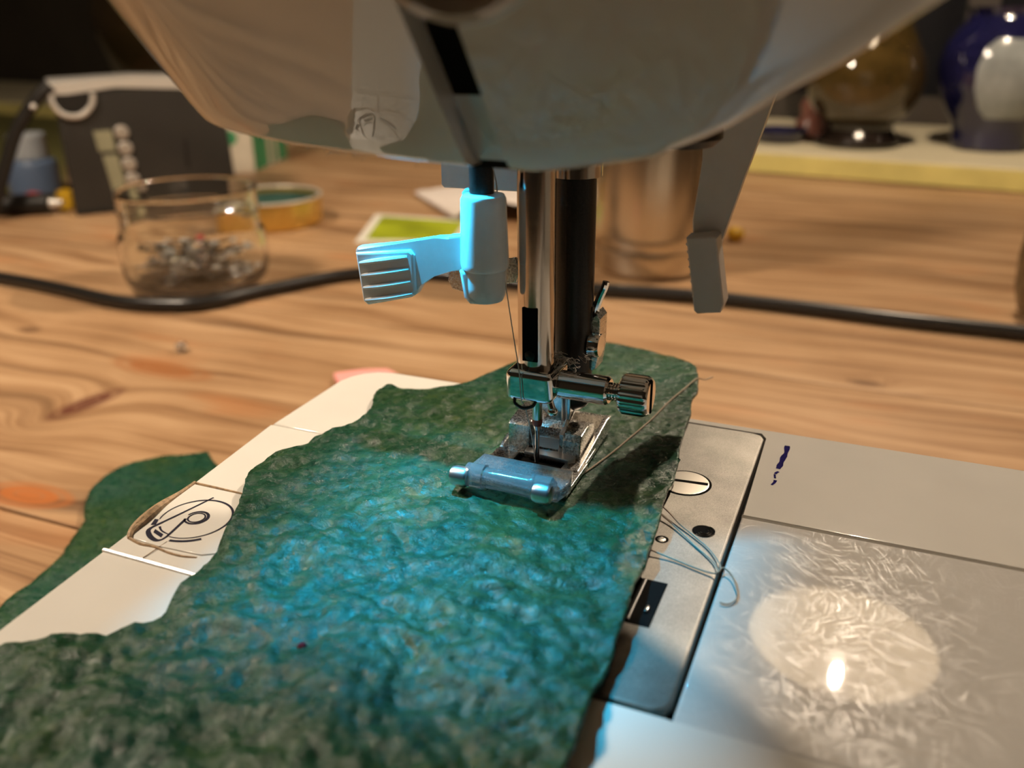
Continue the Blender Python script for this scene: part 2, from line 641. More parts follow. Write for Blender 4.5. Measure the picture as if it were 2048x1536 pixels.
structure('window_pane', wall_slab(90, 770, 282, 286, -10, 900), 'night_glass', win)
sill = structure('trim_1', wall_slab(-600, 2060, 0, 272, TABLE_Z + 1.5, -40, 1.5), 'sill_paint')
structure('sill_edge', wall_slab(-600, 2060, -1.2, -0.1, TABLE_Z + 1.5, -41.5, 0.3), 'sill_edge_paint', sill)

# ---------------------------------------------------------------- the desk
desk = thing('desk', (-200, 300, FLOOR_Z), 'wide pine plank desk under the sewing machine, stained and knotty', 'desk')
seams = [-383, -183, 17.7, 219, 420, 618, 800, 1010]
for y0, y1 in zip(seams[:-1], seams[1:]):
    ymid = (y0 + y1) / 2
    # planks end at the wall behind the sill
    def wall_x(y):
        q = WA + WN * 285
        return min(1000.0, q.x + (y - q.y) / WD.y * WD.x)
    xa, xb = wall_x(y0), wall_x(y1)
    pts = [(-1500, y0 + 0.45), (xa, y0 + 0.45), (xb, y1 - 0.45), (-1500, y1 - 0.45)]
    obj('plank', prism(pts, TABLE_Z - 28, TABLE_Z, 0.8), 'pine_wood', desk, origin=(-200, ymid, TABLE_Z - 28))
for lx, ly in ((-1440, -340), (940, -340), (-1440, 800), (900, 500)):
    obj('leg', box2(lx - 35, lx + 35, ly - 35, ly + 35, FLOOR_Z, TABLE_Z - 28, 3), 'pine_wood', desk)

# ---------------------------------------------------------------- lamps
PL = Vector((73, 478, 392))
pend = thing('pendant_lamp', (PL.x, PL.y, PL.z - 20), 'dark conical pendant lamp hanging low over the back of the desk', 'lamp')
shade_prof = [(73, -14), (70, 6), (60, 32), (44, 58), (28, 76), (20, 84), (18, 92)]
obj('lamp_shade', lathe(shade_prof + [(17, 92)] + [(r - 1.5, z) for r, z in reversed(shade_prof)], 48, PL, cap0=False, cap1=False), 'shade_outer', pend)
obj('shade_lining', lathe([(r - 1.8, z) for r, z in shade_prof], 48, PL, cap0=False, cap1=False), 'shade_white', pend)
obj('bulb', ellipsoid(PL + Vector((0, 0, 22)), (3.0, 3.0, 11)), 'bulb', pend)
obj('socket', lathe([(14, 45), (14, 80), (8, 96)], 24, PL), 'black_plastic', pend)
obj('flex', cyl(PL + Vector((0, 0, 92)), (PL.x, PL.y, CEIL_Z), 2.5, 10), 'black_plastic', pend)
CLP = Vector((-430, -20, 480))
cl = thing('ceiling_lamp', (CLP.x, CLP.y, CEIL_Z), 'round opal globe lamp hanging on a long rod left of the desk', 'lamp')
obj('globe', ellipsoid(CLP, (60, 60, 60)), 'globe', cl)
obj('rod', cyl(CLP + Vector((0, 0, 58)), (CLP.x, CLP.y, CEIL_Z), 8, 12), 'silver_paint', cl)
obj('rose', lathe([(50, 0), (46, -14), (20, -22)], 24, (CLP.x, CLP.y, CEIL_Z)), 'silver_paint', cl)

# ---------------------------------------------------------------- the sewing machine
sm = thing('sewing_machine', (60, 0, TABLE_Z), 'white sewing machine stitching a green sheet on the pine desk', 'sewing machine')


def left_x(y):
    return -64.4 if y > 0 else -64.4 + 0.085 * (-y)


# bed: a box body and the separate top panels laid on it
body_out = [(-62.0, 28), (-59.5, 32.5), (-55, 34.6), (228, 34.6), (228, -138), (-51, -138)]
obj('bed_body', prism(body_out, TABLE_Z + 3, -1.6, 1.0), 'white_plastic', sm)
for fx, fy in ((-45, 25), (-40, -125), (210, 25), (210, -125)):
    obj('rubber_foot', cyl((fx, fy, TABLE_Z), (fx, fy, TABLE_Z + 4), 8, 20), 'black_plastic', sm)


def panel(name, pts, material='white_plastic', bev=0.55, z0=-2.4, z1=0.0):
    return obj(name, prism(pts, z0, z1, bev, 3, bottom=False), material, sm, ang=40)


G = 0.22
corner = [(-64.2, 27.5), (-63.2, 31.0), (-61.2, 34.0), (-58.0, 36.2), (-54.0, 37.2)]
panel('bed_panel', [(left_x(0), -0.3 + G)] + corner + [(-25.2, 37.2), (-25.2, -0.3 + G)], bev=0.9)
panel('bed_panel', [(left_x(-0.3), -0.3 - G), (-25.2, -0.3 - G), (-25.2, -28.5 + G), (left_x(-28.5), -28.5 + G)], bev=0.35)
panel('bed_panel', [(left_x(-28.5), -28.5 - G), (-25.2, -28.5 - G), (-25.2, -53.7 + G), (left_x(-53.7), -53.7 + G)], bev=0.35)
panel('bed_panel', [(left_x(-53.7), -53.7 - G), (-25.2, -53.7 - G), (-25.2, -138), (left_x(-138), -138)], bev=0.5, z1=0.25)
# free arm round the needle plate
panel('bed_panel', [(-25, 35.3), (-25, 37.2), (230, 37.2), (230, -0.75), (40.75, -0.75), (40.75, 33.0), (39.4, 35.3)], bev=0.3)
panel('bed_panel', [(-25, -55.7), (40.6, -55.7), (41.0, -56.6), (112, -56.6), (112, -55.9), (230, -55.9), (230, -138), (-25, -138)], bev=0.5)
panel('bed_panel', [(112.4, -1.1), (230, -1.1), (230, -55.5), (112.4, -55.5)], bev=0.3)
panel('bobbin_cover', [(40.8, -1.2), (112, -1.2), (112, -56.2), (40.8, -56.2)], 'scratched_cover', bev=0.7)

# needle plate
pl_out = [(-24.5, 34.8), (37.2, 34.8), (39.2, 34.2), (40.2, 32.4), (40.2, -52.8), (39.4, -54.4), (37.6, -55.2), (-24.5, -55.2)]
plate = obj('needle_plate', prism(pl_out, -1.5, 0.15, 0.7, 2, bottom=False), 'brushed_plate', sm, ang=40)
obj('plate_well', box2(-25, 41.2, -56, 35.3, -2.3, -1.55), 'dark_gap', sm)
# screw in the plate, two drill holes, drop-feed window
scr = obj('plate_screw', lathe([(4.6, 0.10), (4.6, 0.26), (4.3, 0.30), (0.01, 0.34)], 32, (28.6, 7.0, 0)), 'screw_metal', plate)
obj('screw_slot', xf(box2(-4.3, 4.3, -0.45, 0.45, 0.30, 0.37), Matrix.Translation((28.6, 7.3, 0)) @ Matrix.Rotation(0.10, 4, 'Z')), 'dark_gap', scr)
obj('screw_recess', lathe([(5.1, 0.16), (4.6, 0.165)], 32, (28.6, 7.0, 0), cap0=False, cap1=False), 'dark_gap', plate)
h1 = obj('drill_hole', lathe([(2.0, 0.17), (0.01, 0.18)], 24, (35.4, -9.1, 0)), 'dark_gap', plate)
for k, rr in enumerate((1.85, 1.35, 0.85)):
    obj('thread_ring', tube([(35.4 + 0.15 + rr * math.cos(t), -9.1 + rr * math.sin(t), 0.22) for t in np.linspace(-2.2, 1.2, 10)], 0.11, 6, 2), 'chrome', h1)
h2 = obj('drill_hole', lathe([(1.2, 0.17), (0.01, 0.18)], 20, (29.2, -14.4, 0)), 'dark_gap', plate)
obj('rivet', lathe([(0.8, 0.15), (0.7, 0.25), (0.01, 0.3)], 20, (29.2, -14.5, 0)), 'worn_chrome', h2)
fw = obj('feed_window', box2(20, 33.3, -38.9, -26.9, 0.08, 0.20), 'dark_gap', plate)
for k in range(5):
    obj('rib', box2(23.4 + 1.5 * k, 24.0 + 1.5 * k, -38.4, -27.3, 0.2, 0.55, 0.2), 'black_steel', fw)
obj('pin', box2(31.6, 32.1, -35.6, -34.0, 0.2, 0.6, 0.1), 'needle_steel', fw)
obj('drill_hole', lathe([(1.2, 0.17), (0.01, 0.18)], 20, (28.2, -49.0, 0)), 'dark_gap', plate)

# badge with its print, and the brown glue squeezed out round it
badge = obj('badge', prism([(-61.2, -29.2), (-43.5, -29.0), (-40.5, -47.0), (-43.0, -48.6), (-52.0, -49.2), (-57.8, -49.0), (-60.2, -46.5)], -0.3, 0.28, 0.25), 'white_plastic', sm,
            'white badge printed with a circle and a line drawing')
BZ = 0.28
cx, cy = -51.95, -39.6
rad = 6.62


def arc(a0, a1, r, n=40, c=(cx, cy), sx=1.0):
    return [(c[0] + r * math.cos(math.radians(a0 + (a1 - a0) * i / n)) * sx, c[1] + r * math.sin(math.radians(a0 + (a1 - a0) * i / n))) for i in range(n + 1)]


pr = []
pr.append(ribbon(arc(-92, 203, rad, 60), lambda t: 0.22 + 0.22 * math.sin(math.pi * t) ** 2, BZ, sub=1))
pr.append(ribbon([(-54.0, -32.2), (-55.6, -38.6), (-57.3, -44.9)], lambda t: 0.34 + 0.2 * t, BZ, sub=4))
pr.append(ribbon([(-53.6, -40.3), (-53.1, -43.2), (-52.6, -46.3)], lambda t: 0.5, BZ, sub=4))
pr.append(ribbon(arc(0, 360, 1.55, 36, (-52.0, -39.3)), 0.30, BZ, sub=1))
pr.append(ribbon(arc(-150, 175, 2.1, 36, (-52.0, -39.3)), lambda t: 0.30 + 0.25 * math.sin(math.pi * t), BZ, sub=1))
pr.append(ribbon([(-57.3, -44.7), (-57.2, -45.9), (-56.2, -46.9), (-54.8, -47.7), (-53.4, -48.0), (-52.7, -47.4), (-52.6, -46.0)], lambda t: 0.45 + 0.5 * math.sin(math.pi * min(1, t * 1.2)), BZ, sub=4))
pr.append(([Vector((x, y, BZ + 0.06)) for x, y in ((-56.3, -45.2), (-53.7, -46.0), (-53.3, -47.0), (-55.8, -46.2))], [[0, 1, 2, 3]]))
pr.append(([Vector((x, y, BZ + 0.06)) for x, y in ((-58.9, -42.5), (-58.1, -42.4), (-57.3, -44.0), (-58.1, -44.4))], [[0, 1, 2, 3]]))
pr.append(ribbon(arc(-85, -42, rad + 0.95, 16), 0.62, BZ, sub=1))
pr.append(ribbon([(-56.2, -44.2), (-54.8, -45.2), (-52.7, -45.7)], lambda t: 0.45 - 0.25 * t, BZ, sub=4))
obj('badge_print', pr, 'navy_print', badge, 'dark navy line print of a disc with a crossing arm')
glue = [tube([(-61.6, -28.6, 0.1), (-61.4, -33.2, 0.0), (-61.3, -38.2, 0.0), (-60.4, -43.5, 0.1), (-59.6, -47.3, 0.1), (-58.6, -49.0, 0.1)],
             lambda t: 0.42 + 1.0 * math.sin(math.pi * min(1.0, t * 0.95)) ** 2 * (0.5 + t * 0.6), 8, 5),
        tube([(-58.6, -49.0, 0.1), (-55.5, -49.7, 0.1), (-52.5, -49.5, 0.1), (-49.0, -50.0, 0.1), (-46.0, -50.0, 0.1), (-43.4, -49.3, 0.0)], lambda t: 0.30 - 0.12 * t, 6, 5),
        tube([(-61.6, -28.6, 0.05), (-55, -28.55, 0.05), (-49, -28.5, 0.0)], lambda t: 0.25 - 0.1 * t, 6, 5),
        tube([(-51.9, -53.3, 0.1), (-51.7, -51, 0.15), (-51.4, -47.6, 0.3)], 0.08, 5, 4)]
obj('glue_residue', glue, 'glue_brown', sm, 'brown dried glue round the badge')
obj('panel_ridge', tube([(-59.8, -53.75, 0.24), (-50, -53.8, 0.26), (-39, -53.85, 0.24)], 0.44, 8, 4), 'white_plastic', sm)

# ink mark on the bed beside the plate
ink = [ribbon([(45.1, 31.0), (45.25, 27.6), (45.0, 25.2)], lambda t: 1.0 + 0.25 * math.sin(9 * t), 0, 0.05),
       ribbon([(45.0, 25.6), (44.85, 22.3), (44.6, 19.8)], lambda t: 1.05 + 0.2 * math.sin(12 * t), 0, 0.06),
       ribbon([(44.9, 18.6), (44.5, 18.0), (44.4, 17.4)], 0.55, 0, 0.05), ribbon([(44.3, 17.2), (44.45, 16.2), (44.6, 15.6)], 0.4, 0, 0.06),
       ribbon([(44.75, 14.8), (44.7, 13.8), (44.3, 12.6)], lambda t: 0.7 - 0.3 * t, 0, 0.05)]
obj('ink_mark', ink, 'pen_ink', sm, 'short dark blue pen stroke on the bed')

# ---- head and arm: outer shell (flaring outwards above the lower rim)
ZR = 66.0
zb_x = [-70, -46, -38, -30, -22, -5, 10, 14, 20, 30.2, 39.3, 44.3, 51.9, 59.1, 75, 100, 140, 230]
zb_z = [71.8, 71.2, 70.4, 69.4, 68.5, 67.3, 66.7, 66.6, 67.4, 69.5, 73.6, 77.0, 81.4, 86.7, 98, 108, 114, 116]


def zbot(x):
    return interp(x, zb_x, zb_z)


ctrl = [(230, 50), (120, 50), (40, 50), (0, 50), (-28, 49), (-44, 43), (-52, 32), (-55, 18), (-54, 2), (-50, -14), (-43.8, -27), (-37.6, -33.8), (-29.5, -36.4),
        (-20, -37.5), (-8, -38.2), (4, -38.5), (16, -38.4), (40, -38.4), (80, -38.4), (140, -38.4), (230, -38.4)]
base = smooth_path([(x, y, 0) for x, y in ctrl], 9)


def a_of(p):
    if p.y > 30:
        return 0.45
    t = min(1.0, max(0.0, (p.x + 50) / 25))
    t = t * t * (3 - 2 * t)
    return 0.50 * (1 - t) + 0.82 * t


def off(h, a):
    h = max(h, 0)
    if h < 32:
        return a * h
    return a * (32 + 24 * (1 - math.exp(-(h - 32) / 24)))


cols = []
for i, p in enumerate(base):
    t = (base[min(i + 1, len(base) - 1)] - base[max(i - 1, 0)]).normalized()
    cols.append((p, Vector((t.y, -t.x, 0)), a_of(p)))

TOPZ = 178.0


def shell(cs, wall_first=False, wall_last=False):
    V, F = [], []

    def column(p, n, a, inset):
        zb = zbot(p.x) if p.y < 30 else zbot(p.x)
        rows = []
        for dn, dz in ((-3.0, 8.0), (-3.0, 1.4), (-2.5, 0.5), (-1.6, 0.0), (-0.7, 0.25), (-0.15, 1.0)):
            q = p + n * (off(zb + dz - ZR, a) + min(dn, -inset) if inset else off(zb + dz - ZR, a) + dn)
            rows.append(Vector((q.x, q.y, zb + dz)))
        for k in range(1, 17):
            z = zb + 1.0 + (TOPZ - zb - 1.0) * (k / 16) ** 1.35
            q = p + n * (off(z - ZR, a) - inset)
            rows.append(Vector((q.x, q.y, z)))
        return rows
    L = []
    if wall_first:
        L.append(column(*cs[0], 5.0))
    L += [column(p, n, a, 0) for p, n, a in cs]
    if wall_last:
        L.append(column(*cs[-1], 5.0))
    m = len(L[0])
    for c in L:
        V += c
    for i in range(len(L) - 1):
        for j in range(m - 1):
            F.append([i * m + j, (i + 1) * m + j, (i + 1) * m + j + 1, i * m + j + 1])
    return V, F


def col_at(x):
    """column on the front branch at a given x"""
    for (p, n, a), (q, n2, a2) in zip(cols[:-1], cols[1:]):
        if p.y < -20 and q.y < -20 and p.x <= x <= q.x:
            t = (x - p.x) / (q.x - p.x)
            return (p.lerp(q, t), n.lerp(n2, t).normalized(), a + (a2 - a) * t)


SX0, SX1 = 5.4, 11.4
ca = [c for c in cols if not (c[0].y < -20 and c[0].x > SX0 - 0.4)] + [col_at(SX0)]
cb = [col_at(SX1)] + [c for c in cols if c[0].y < -20 and c[0].x > SX1 + 0.4]
obj('face_cover', shell(ca, False, True), 'head_plastic', sm, ang=50)
obj('front_cover', shell(cb, True, False), 'head_plastic', sm, ang=50)
# inside of the thread slot
V, F = [], []
zs = [66.2, 76.5, 82, 90, 100, 120, 150, 176]
for z in zs:
    for x in (SX0 - 3, SX1 + 3):
        p, n, a = col_at(x)
        q = p + n * (off(z - ZR, a) - 4.6)
        V.append(Vector((q.x, q.y, z)))
F = [[2 * i, 2 * i + 1, 2 * i + 3, 2 * i + 2] for i in range(len(zs) - 1)]
obj('slot_lining', (V, F), 'dark_gap', sm)
V = []
zs2 = [67.5, 70, 73, 76.5]
for z in zs2:
    for x in (SX0 - 3, SX1 + 3):
        p, n, a = col_at(x)
        q = p + n * (off(z - ZR, a) - 4.2)
        V.append(Vector((q.x, q.y, z)))
obj('slot_floor', (V, [[2 * i, 2 * i + 1, 2 * i + 3, 2 * i + 2] for i in range(3)]), 'head_plastic', sm)
# underside and top of head and arm
V, F = [], []
HX0, HX1, HY1 = -31.3, -19.2, -6.6          # unseen window, added to trim the sewing light's beam
xs = sorted(list(np.linspace(-51, 20, 20)) + list(np.linspace(24, 228, 40)) + [HX0, HX1])
fr = [c[0] for c in cols if c[0].y < 10]
bk = [c[0] for c in cols if c[0].y >= 10]


def under_span(x):
    yf = interp(x, [p.x for p in fr], [p.y for p in fr])
    zz = zbot(x) + 4.5
    yf -= off(zz - ZR, 0.82) * (1 if x > 10 else 0.0)
    yb = interp(x, sorted(p.x for p in bk), [y for _, y in sorted((p.x, p.y) for p in bk)])
    return yf + 2.9, max(yb - 2.5, yf + 3.5), zz


for xa, xb in zip(xs[:-1], xs[1:]):
    fa, ba, za = under_span(xa)
    fb, bb, zb_ = under_span(xb)
    spans = [(fa, ba, fb, bb)]
    if HX0 <= (xa + xb) / 2 <= HX1:
        spans = [(HY1, ba, HY1, bb)] + ([(fa, -17.2, fb, -17.2)] if max(fa, fb) < -17.4 else [])
    for y0a, y1a, y0b, y1b in spans:
        k = len(V)
        V += [Vector((xa, y0a, za)), Vector((xa, y1a, za)), Vector((xb, y1b, zb_)), Vector((xb, y0b, zb_))]
        F.append([k, k + 1, k + 2, k + 3])
obj('underside', (V, F), 'lifter_plastic', sm)
top_out = []
for p, n, a in cols:
    q = p + n * off(TOPZ - ZR, a)
    top_out.append((q.x, q.y))
obj('top_cover', prism(top_out, TOPZ - 1, TOPZ + 14, 6, 3, bottom=False), 'head_plastic', sm)
obj('pillar', box2(150, 226, -60, 56, 0.5, 120, 6, 3), 'head_plastic', sm)
# round boss above the thread slot (take-up guard)
p, n, a = col_at(12.0)
bc = Vector((13.4, -57.0, 95.2))
ax = Vector((0.10, -0.80, -0.22)).normalized()
Mx = ax.to_track_quat('Z', 'Y').to_matrix().to_4x4()
boss = obj('take_up_guard', lathe([(10.6, -8), (10.6, 1.6), (10.0, 2.8), (9.0, 3.0), (8.4, 2.4), (7.6, 1.2), (0.01, 0.3)], 40, tuple(bc), Mx), 'head_plastic', sm)

# black cap under the right of the head, presser bar bushing
obj('underside_cap', lathe([(6.6, 4), (6.6, -0.5), (5.2, -1.8), (0.01, -2.2)], 28, (25.0, 1.0, 67.2)), 'black_plastic', sm)
NBX, NBY = 0.0, 0.0
PBX, PBY = 3.2, 12.0
obj('presser_bushing', lathe([(4.1, 0), (5.0, 0.4), (5.0, 8), (4.1, 8.5)], 32, (PBX, PBY, 57.2)), 'bar_steel', sm)

# needle bar with its flat, clamp, screw, needle
nb = obj('needle_bar', lathe([(3.35, 0), (3.5, 0.5), (3.5, 75)], 40, (NBX, NBY, 23.0)), 'bar_steel', sm)
flat = obj('bar_recess', box2(-1.5, 1.55, -3.62, -3.1, 25.5, 36.0, 0.15), 'dark_gap', nb)
obj('stud', lathe([(1.1, 0), (1.0, 0.3), (0.01, 0.5)], 20, (0.1, -3.55, 26.7), Matrix.Rotation(math.pi / 2, 4, 'X')), 'black_steel', nb)
clamp = obj('needle_clamp', [rbox((0.3, -0.3, 20.9), (9.4, 10.2, 6.3), 1.3, 4)], 'chrome', sm)
barrel = obj('clamp_barrel', lathe([(2.2, 0), (2.75, 0.5), (2.75, 9.6), (2.3, 10.1)], 36, (4.6, 0.0, 20.4), Matrix.Rotation(math.pi / 2, 4, 'Y')), 'chrome', sm)
scw = obj('clamp_screw', lathe([(1.5, -1)] + [(1.5 + 0.28 * (k % 2), 0.0 + 0.28 * k) for k in range(9)] + [(1.4, 2.6)], 24, (14.6, 0, 20.4), Matrix.Rotation(math.pi / 2, 4, 'Y')), 'chrome', sm)
kn = []
nn = 72
Vk, Fk = [], []
prof = [(2.6, 0), (3.5, 0.5), (3.75, 1.0), (3.75, 4.9), (3.5, 5.6), (3.2, 5.9)]
for r, z in prof:
    for i in range(nn):
        rr = r * (1 + (0.028 if (i // 2) % 2 else -0.02) * (1 if 0.3 < z < 5.2 else 0))
        t = 2 * math.pi * i / nn
        Vk.append(Vector((rr * math.cos(t), rr * math.sin(t), z)))
for j in range(len(prof) - 1):
    for i in range(nn):
        a_, b_ = j * nn + i, j * nn + (i + 1) % nn
        Fk.append([a_, b_, b_ + nn, a_ + nn])
Fk.append(list(range(nn))[::-1])
Fk.append([(len(prof) - 1) * nn + i for i in range(nn)])
knob = obj('screw_knob', xf((Vk, Fk), Matrix.Translation((16.6, 0, 20.4)) @ Matrix.Rotation(math.pi / 2, 4, 'Y')), 'chrome', scw, ang=25)
obj('screwdriver_slot', rbox((22.5, 0, 20.4), (0.3, 0.7, 6.3), 0), 'dark_gap', scw)
obj('needle_thread_guide', tube([(-2.4, -5.0, 18.6), (-2.3, -5.3, 17.4), (-0.6, -5.4, 16.7), (1.2, -5.2, 17.3), (1.7, -4.8, 18.2)], 0.33, 8, 5), 'black_steel', clamp)
obj('clamp_pin', [cyl((3.0, -1.5, 17.9), (4.0, -1.9, 15.6), 0.7, 16), ellipsoid((4.05, -1.95, 15.2), (1.0, 1.0, 1.0), 16, 10)], 'chrome', clamp)
ndl = obj('needle', lathe([(1.02, 18.2), (1.02, 11.6), (0.85, 10.9), (0.47, 9.6), (0.45, 3.4), (0.12, 1.5)], 20, (0.15, 0, 0)), 'needle_steel', sm)
obj('needle_band', lathe([(1.04, 12.3), (1.04, 11.5), (0.9, 10.9)], 20, (0.15, 0, 0), cap0=False, cap1=False), 'red_band', ndl)
obj('needle_groove', box2(0.05, 0.25, -0.55, -0.35, 2.0, 10.0), 'black_steel', ndl)

# presser bar and foot holder
pb = obj('presser_bar', lathe([(2.6, 10.6), (3.4, 11.4), (3.95, 12.5), (3.95, 75)], 40, (PBX, PBY, 0)), 'black_steel', sm)
holder = obj('foot_holder', [prism([(0.2, 8.5), (3.9, 8.3), (4.0, 17.8), (-0.4, 17.8), (-2.6, 15.5), (-2.3, 11.0)], -9.4, -8.0, 0.25, 2, M=XZ),
                             prism([(3.3, 6.6), (4.3, 6.6), (4.3, 18.0), (3.3, 18.0)], -12.5, -7.6, 0.2, 2, M=XZ)], 'chrome', sm)
obj('holder_screw', [lathe([(2.6, 0), (2.6, 1.6), (2.2, 2.2)], 24, (PBX + 3.6, PBY, 24.5), Matrix.Rotation(math.pi / 2, 4, 'Y'))], 'chrome', holder)
br = obj('release_bracket', [prism([(6.6, 18.5), (8.2, 19.5), (8.7, 23.5), (8.8, 30.0), (7.9, 31.2), (7.3, 29.6), (6.9, 29.9)], -16.5, -11.8, 0.25, 2, M=XZ)], 'worn_chrome', sm)
obj('release_lever', [tube([(7.4, 13.5, 27.5), (7.2, 13.5, 30.5), (7.9, 13.6, 33.5), (8.9, 13.6, 36.0), (9.2, 13.7, 37.2)], lambda t: 0.85 - 0.15 * t, 10, 5)], 'chrome', br)
obj('lever_block', rbox((6.4, 13.2, 31.0), (1.9, 4.0, 3.2), 0.4), 'black_steel', br)

# the presser foot
foot = obj('presser_foot', [
    # sole in four strips round the needle slot
    prism([(-9.0, 19.6), (9.0, 20.6), (9.6, 2.6), (-9.4, 2.2)], 1.9, 3.0, 0.2),
    box2(-9.6, -4.6, -9.8, 2.4, 1.9, 3.0, 0.15), box2(5.6, 9.9, -10.2, 2.6, 1.9, 3.0, 0.15), box2(-5.0, 6.0, -9.8, -3.0, 1.9, 2.9, 0.12),
    # right rim rising to the back
    prism([(-2.0, 2.6), (20.4, 2.6), (20.4, 5.6), (17.5, 5.9), (4.0, 3.6), (-1.6, 3.2)], 8.2, 9.3, 0.2, 2, M=YZ),
    prism([(2.4, 2.6), (19.0, 2.6), (19.0, 5.2), (15.5, 5.4), (4.0, 3.6)], -9.4, -8.6, 0.2, 2, M=YZ),
    box2(-8.6, 9.2, 19.4, 20.4, 2.6, 5.6, 0.3)], 'worn_chrome', sm, ang=30)
# raised saddle: two cheeks with a channel between them
saddle = obj('saddle', [
    prism([(3.2, 2.8), (3.6, 8.4), (4.6, 9.0), (12.2, 9.6), (13.6, 9.0), (14.8, 2.8)], -7.6, -2.9, 0.35, 2, M=YZ),
    prism([(3.0, 2.8), (3.4, 6.6), (4.4, 7.8), (8.2, 8.2), (12.4, 7.2), (13.4, 2.8)], 4.2, 8.0, 0.35, 2, M=YZ),
    prism([(4.6, 2.8), (5.0, 4.6), (6.2, 7.6), (9.0, 9.2), (13.6, 9.8), (14.2, 2.8)], -3.0, 4.3, 0.3, 2, M=YZ)], 'worn_chrome', foot, ang=30)
obj('saddle_wall', prism([(3.4, 2.8), (3.8, 7.6), (6.0, 8.6), (10.0, 10.4), (13.8, 11.6), (13.8, 2.8)], 3.3, 4.4, 0.25, 2, M=YZ), 'chrome', saddle)
obj('front_plate', [rbox((0.5, 4.0, 5.3), (5.8, 0.5, 2.2), 0.15, 2, Matrix.Rotation(-0.35, 4, 'X'))], 'pin_metal', saddle)
obj('bevel_plate', [prism([(-3.4, 3.4), (7.0, 3.9), (7.6, 1.6), (6.4, 0.6), (2.0, 1.0), (-3.2, 1.4)], 3.0, 3.9, 0.2)], 'pin_metal', foot)
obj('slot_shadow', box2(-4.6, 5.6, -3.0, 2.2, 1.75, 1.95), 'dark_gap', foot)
# clear plastic toe with a rounded cross bar and two metal pins
toe = obj('clear_toe', [prism([(-9.6, -4.2), (9.2, -4.6), (10.4, -9.4), (9.4, -13.6), (5.8, -14.2), (-7.6, -13.2), (-10.2, -10.2)], 2.6, 5.0, 0.5, 3),
                        xf(lathe([(1.6, -9.0), (2.3, -8.6), (2.4, -5.0), (2.0, -4.8), (2.0, 4.2), (2.4, 4.4), (2.4, 8.4), (1.8, 8.9)], 28), Matrix.Translation((-0.2, -13.4, 5.0)) @ Matrix.Rotation(math.pi / 2, 4, 'Y'))],
          'clear_plastic', foot)
for px_ in (-9.6, 7.0):
    obj('toe_pin', xf(lathe([(0.6, -1.9), (1.7, -1.6), (1.95, -0.9), (1.95, 1.2), (1.6, 1.7), (0.5, 1.9)], 24), Matrix.Translation((px_, -15.0, 5.2 if px_ < 0 else 5.0)) @ Matrix.Rotation(math.pi / 2, 4, 'Y')), 'pin_metal', toe)

# needle threader
TY = -5.0
TX = -8.05
thr = obj('needle_threader', [lathe([(2.2, 56.6), (3.7, 56.3), (4.05, 55.6), (4.2, 50), (4.4, 44.2), (4.25, 43.3), (3.9, 43.0), (3.9, 40), (3.8, 38.6), (3.2, 37.2), (2.0, 36.8)], 40, (TX, TY, 0)),
                              prism([(-12.9, 44.5), (-12.9, 56.2), (-12.2, 56.9), (-9.6, 56.9), (-9.6, 44.5)], -TY - 4.6, -TY - 1.0, 0.5, 2, M=XZ)], 'threader_plastic', sm)
obj('threader_rod', cyl((TX - 0.3, TY, 56.2), (TX - 0.3, TY, 76), 2.2, 24), 'black_steel', thr)
obj('threader_skirt', prism([(TX - 3.8, 43.0), (TX - 0.5, 43.6), (TX + 0.6, 37.0), (TX - 1.8, 36.9), (TX - 3.0, 38.0)], -TY - 1.5, -TY + 3.4, 0.9, 3, M=XZ), 'threader_plastic', thr)
lev = obj('threader_lever', prism([(-34.6, 44.3), (-34.0, 45.0), (-17.2, 47.6), (-14.6, 48.7), (-11.0, 49.2), (-11.0, 42.6), (-14.6, 42.1), (-18.0, 41.4), (-19.6, 40.4), (-21.0, 38.6), (-22.0, 36.9), (-23.0, 36.2), (-32.6, 33.6), (-33.6, 34.2)],
                                  -TY - 1.3, -TY + 1.3, 0.55, 3, M=XZ), 'threader_plastic', thr)
obj('finger_pad', prism([(-34.2, 44.0), (-22.4, 45.6), (-21.6, 44.6), (-21.6, 37.8), (-22.6, 36.5), (-32.4, 34.0), (-33.3, 34.6)], -TY + 0.4, -TY + 1.9, 0.55, 3, M=XZ), 'threader_plastic', lev)
for k in range(4):
    zt = 42.1 - 2.42 * k
    xt = -33.3 + 0.22 * k
    obj('grip_ridge', tube([(xt, TY - 1.85, zt), (xt + 5.2, TY - 2.0, zt + 1.1), (xt + 10.4, TY - 1.85, zt + 2.15 + 0.1 * k)], lambda t: 0.50 * (math.sin(math.pi * (0.1 + 0.8 * t)) ** 0.5), 8, 6), 'threader_plastic', lev)
obj('threader_hook', prism([(-16.6, 41.2), (-13.6, 43.0), (-11.6, 36.8), (-16.2, 37.6), (-17.0, 39.2)], -TY - 3.6, -TY - 2.6, 0.15, 2, M=XZ), 'worn_chrome', thr)
obj('threader_wing', prism([(-8.6, 42.6), (-5.2, 43.4), (-4.4, 41.2), (-5.2, 38.6), (-8.0, 38.0)], -3.2, -2.4, 0.15, 2, M=XZ), 'worn_chrome', thr)
obj('side_screw', ellipsoid((-12.9, TY + 2.0, 53.6), (0.5, 1.1, 1.4), 16, 10), 'black_plastic', thr)
# pale tab of the lamp housing behind the threader, and the lamp itself
lampu = obj('lamp_housing', prism([(-29.2, 72), (-29.2, 52.4), (-28.6, 51.8), (-7.5, 52.1), (-7.0, 52.8), (-7.0, 72)], -22.0, -20.0, 0.4, 2, M=XZ), 'threader_plastic', sm)
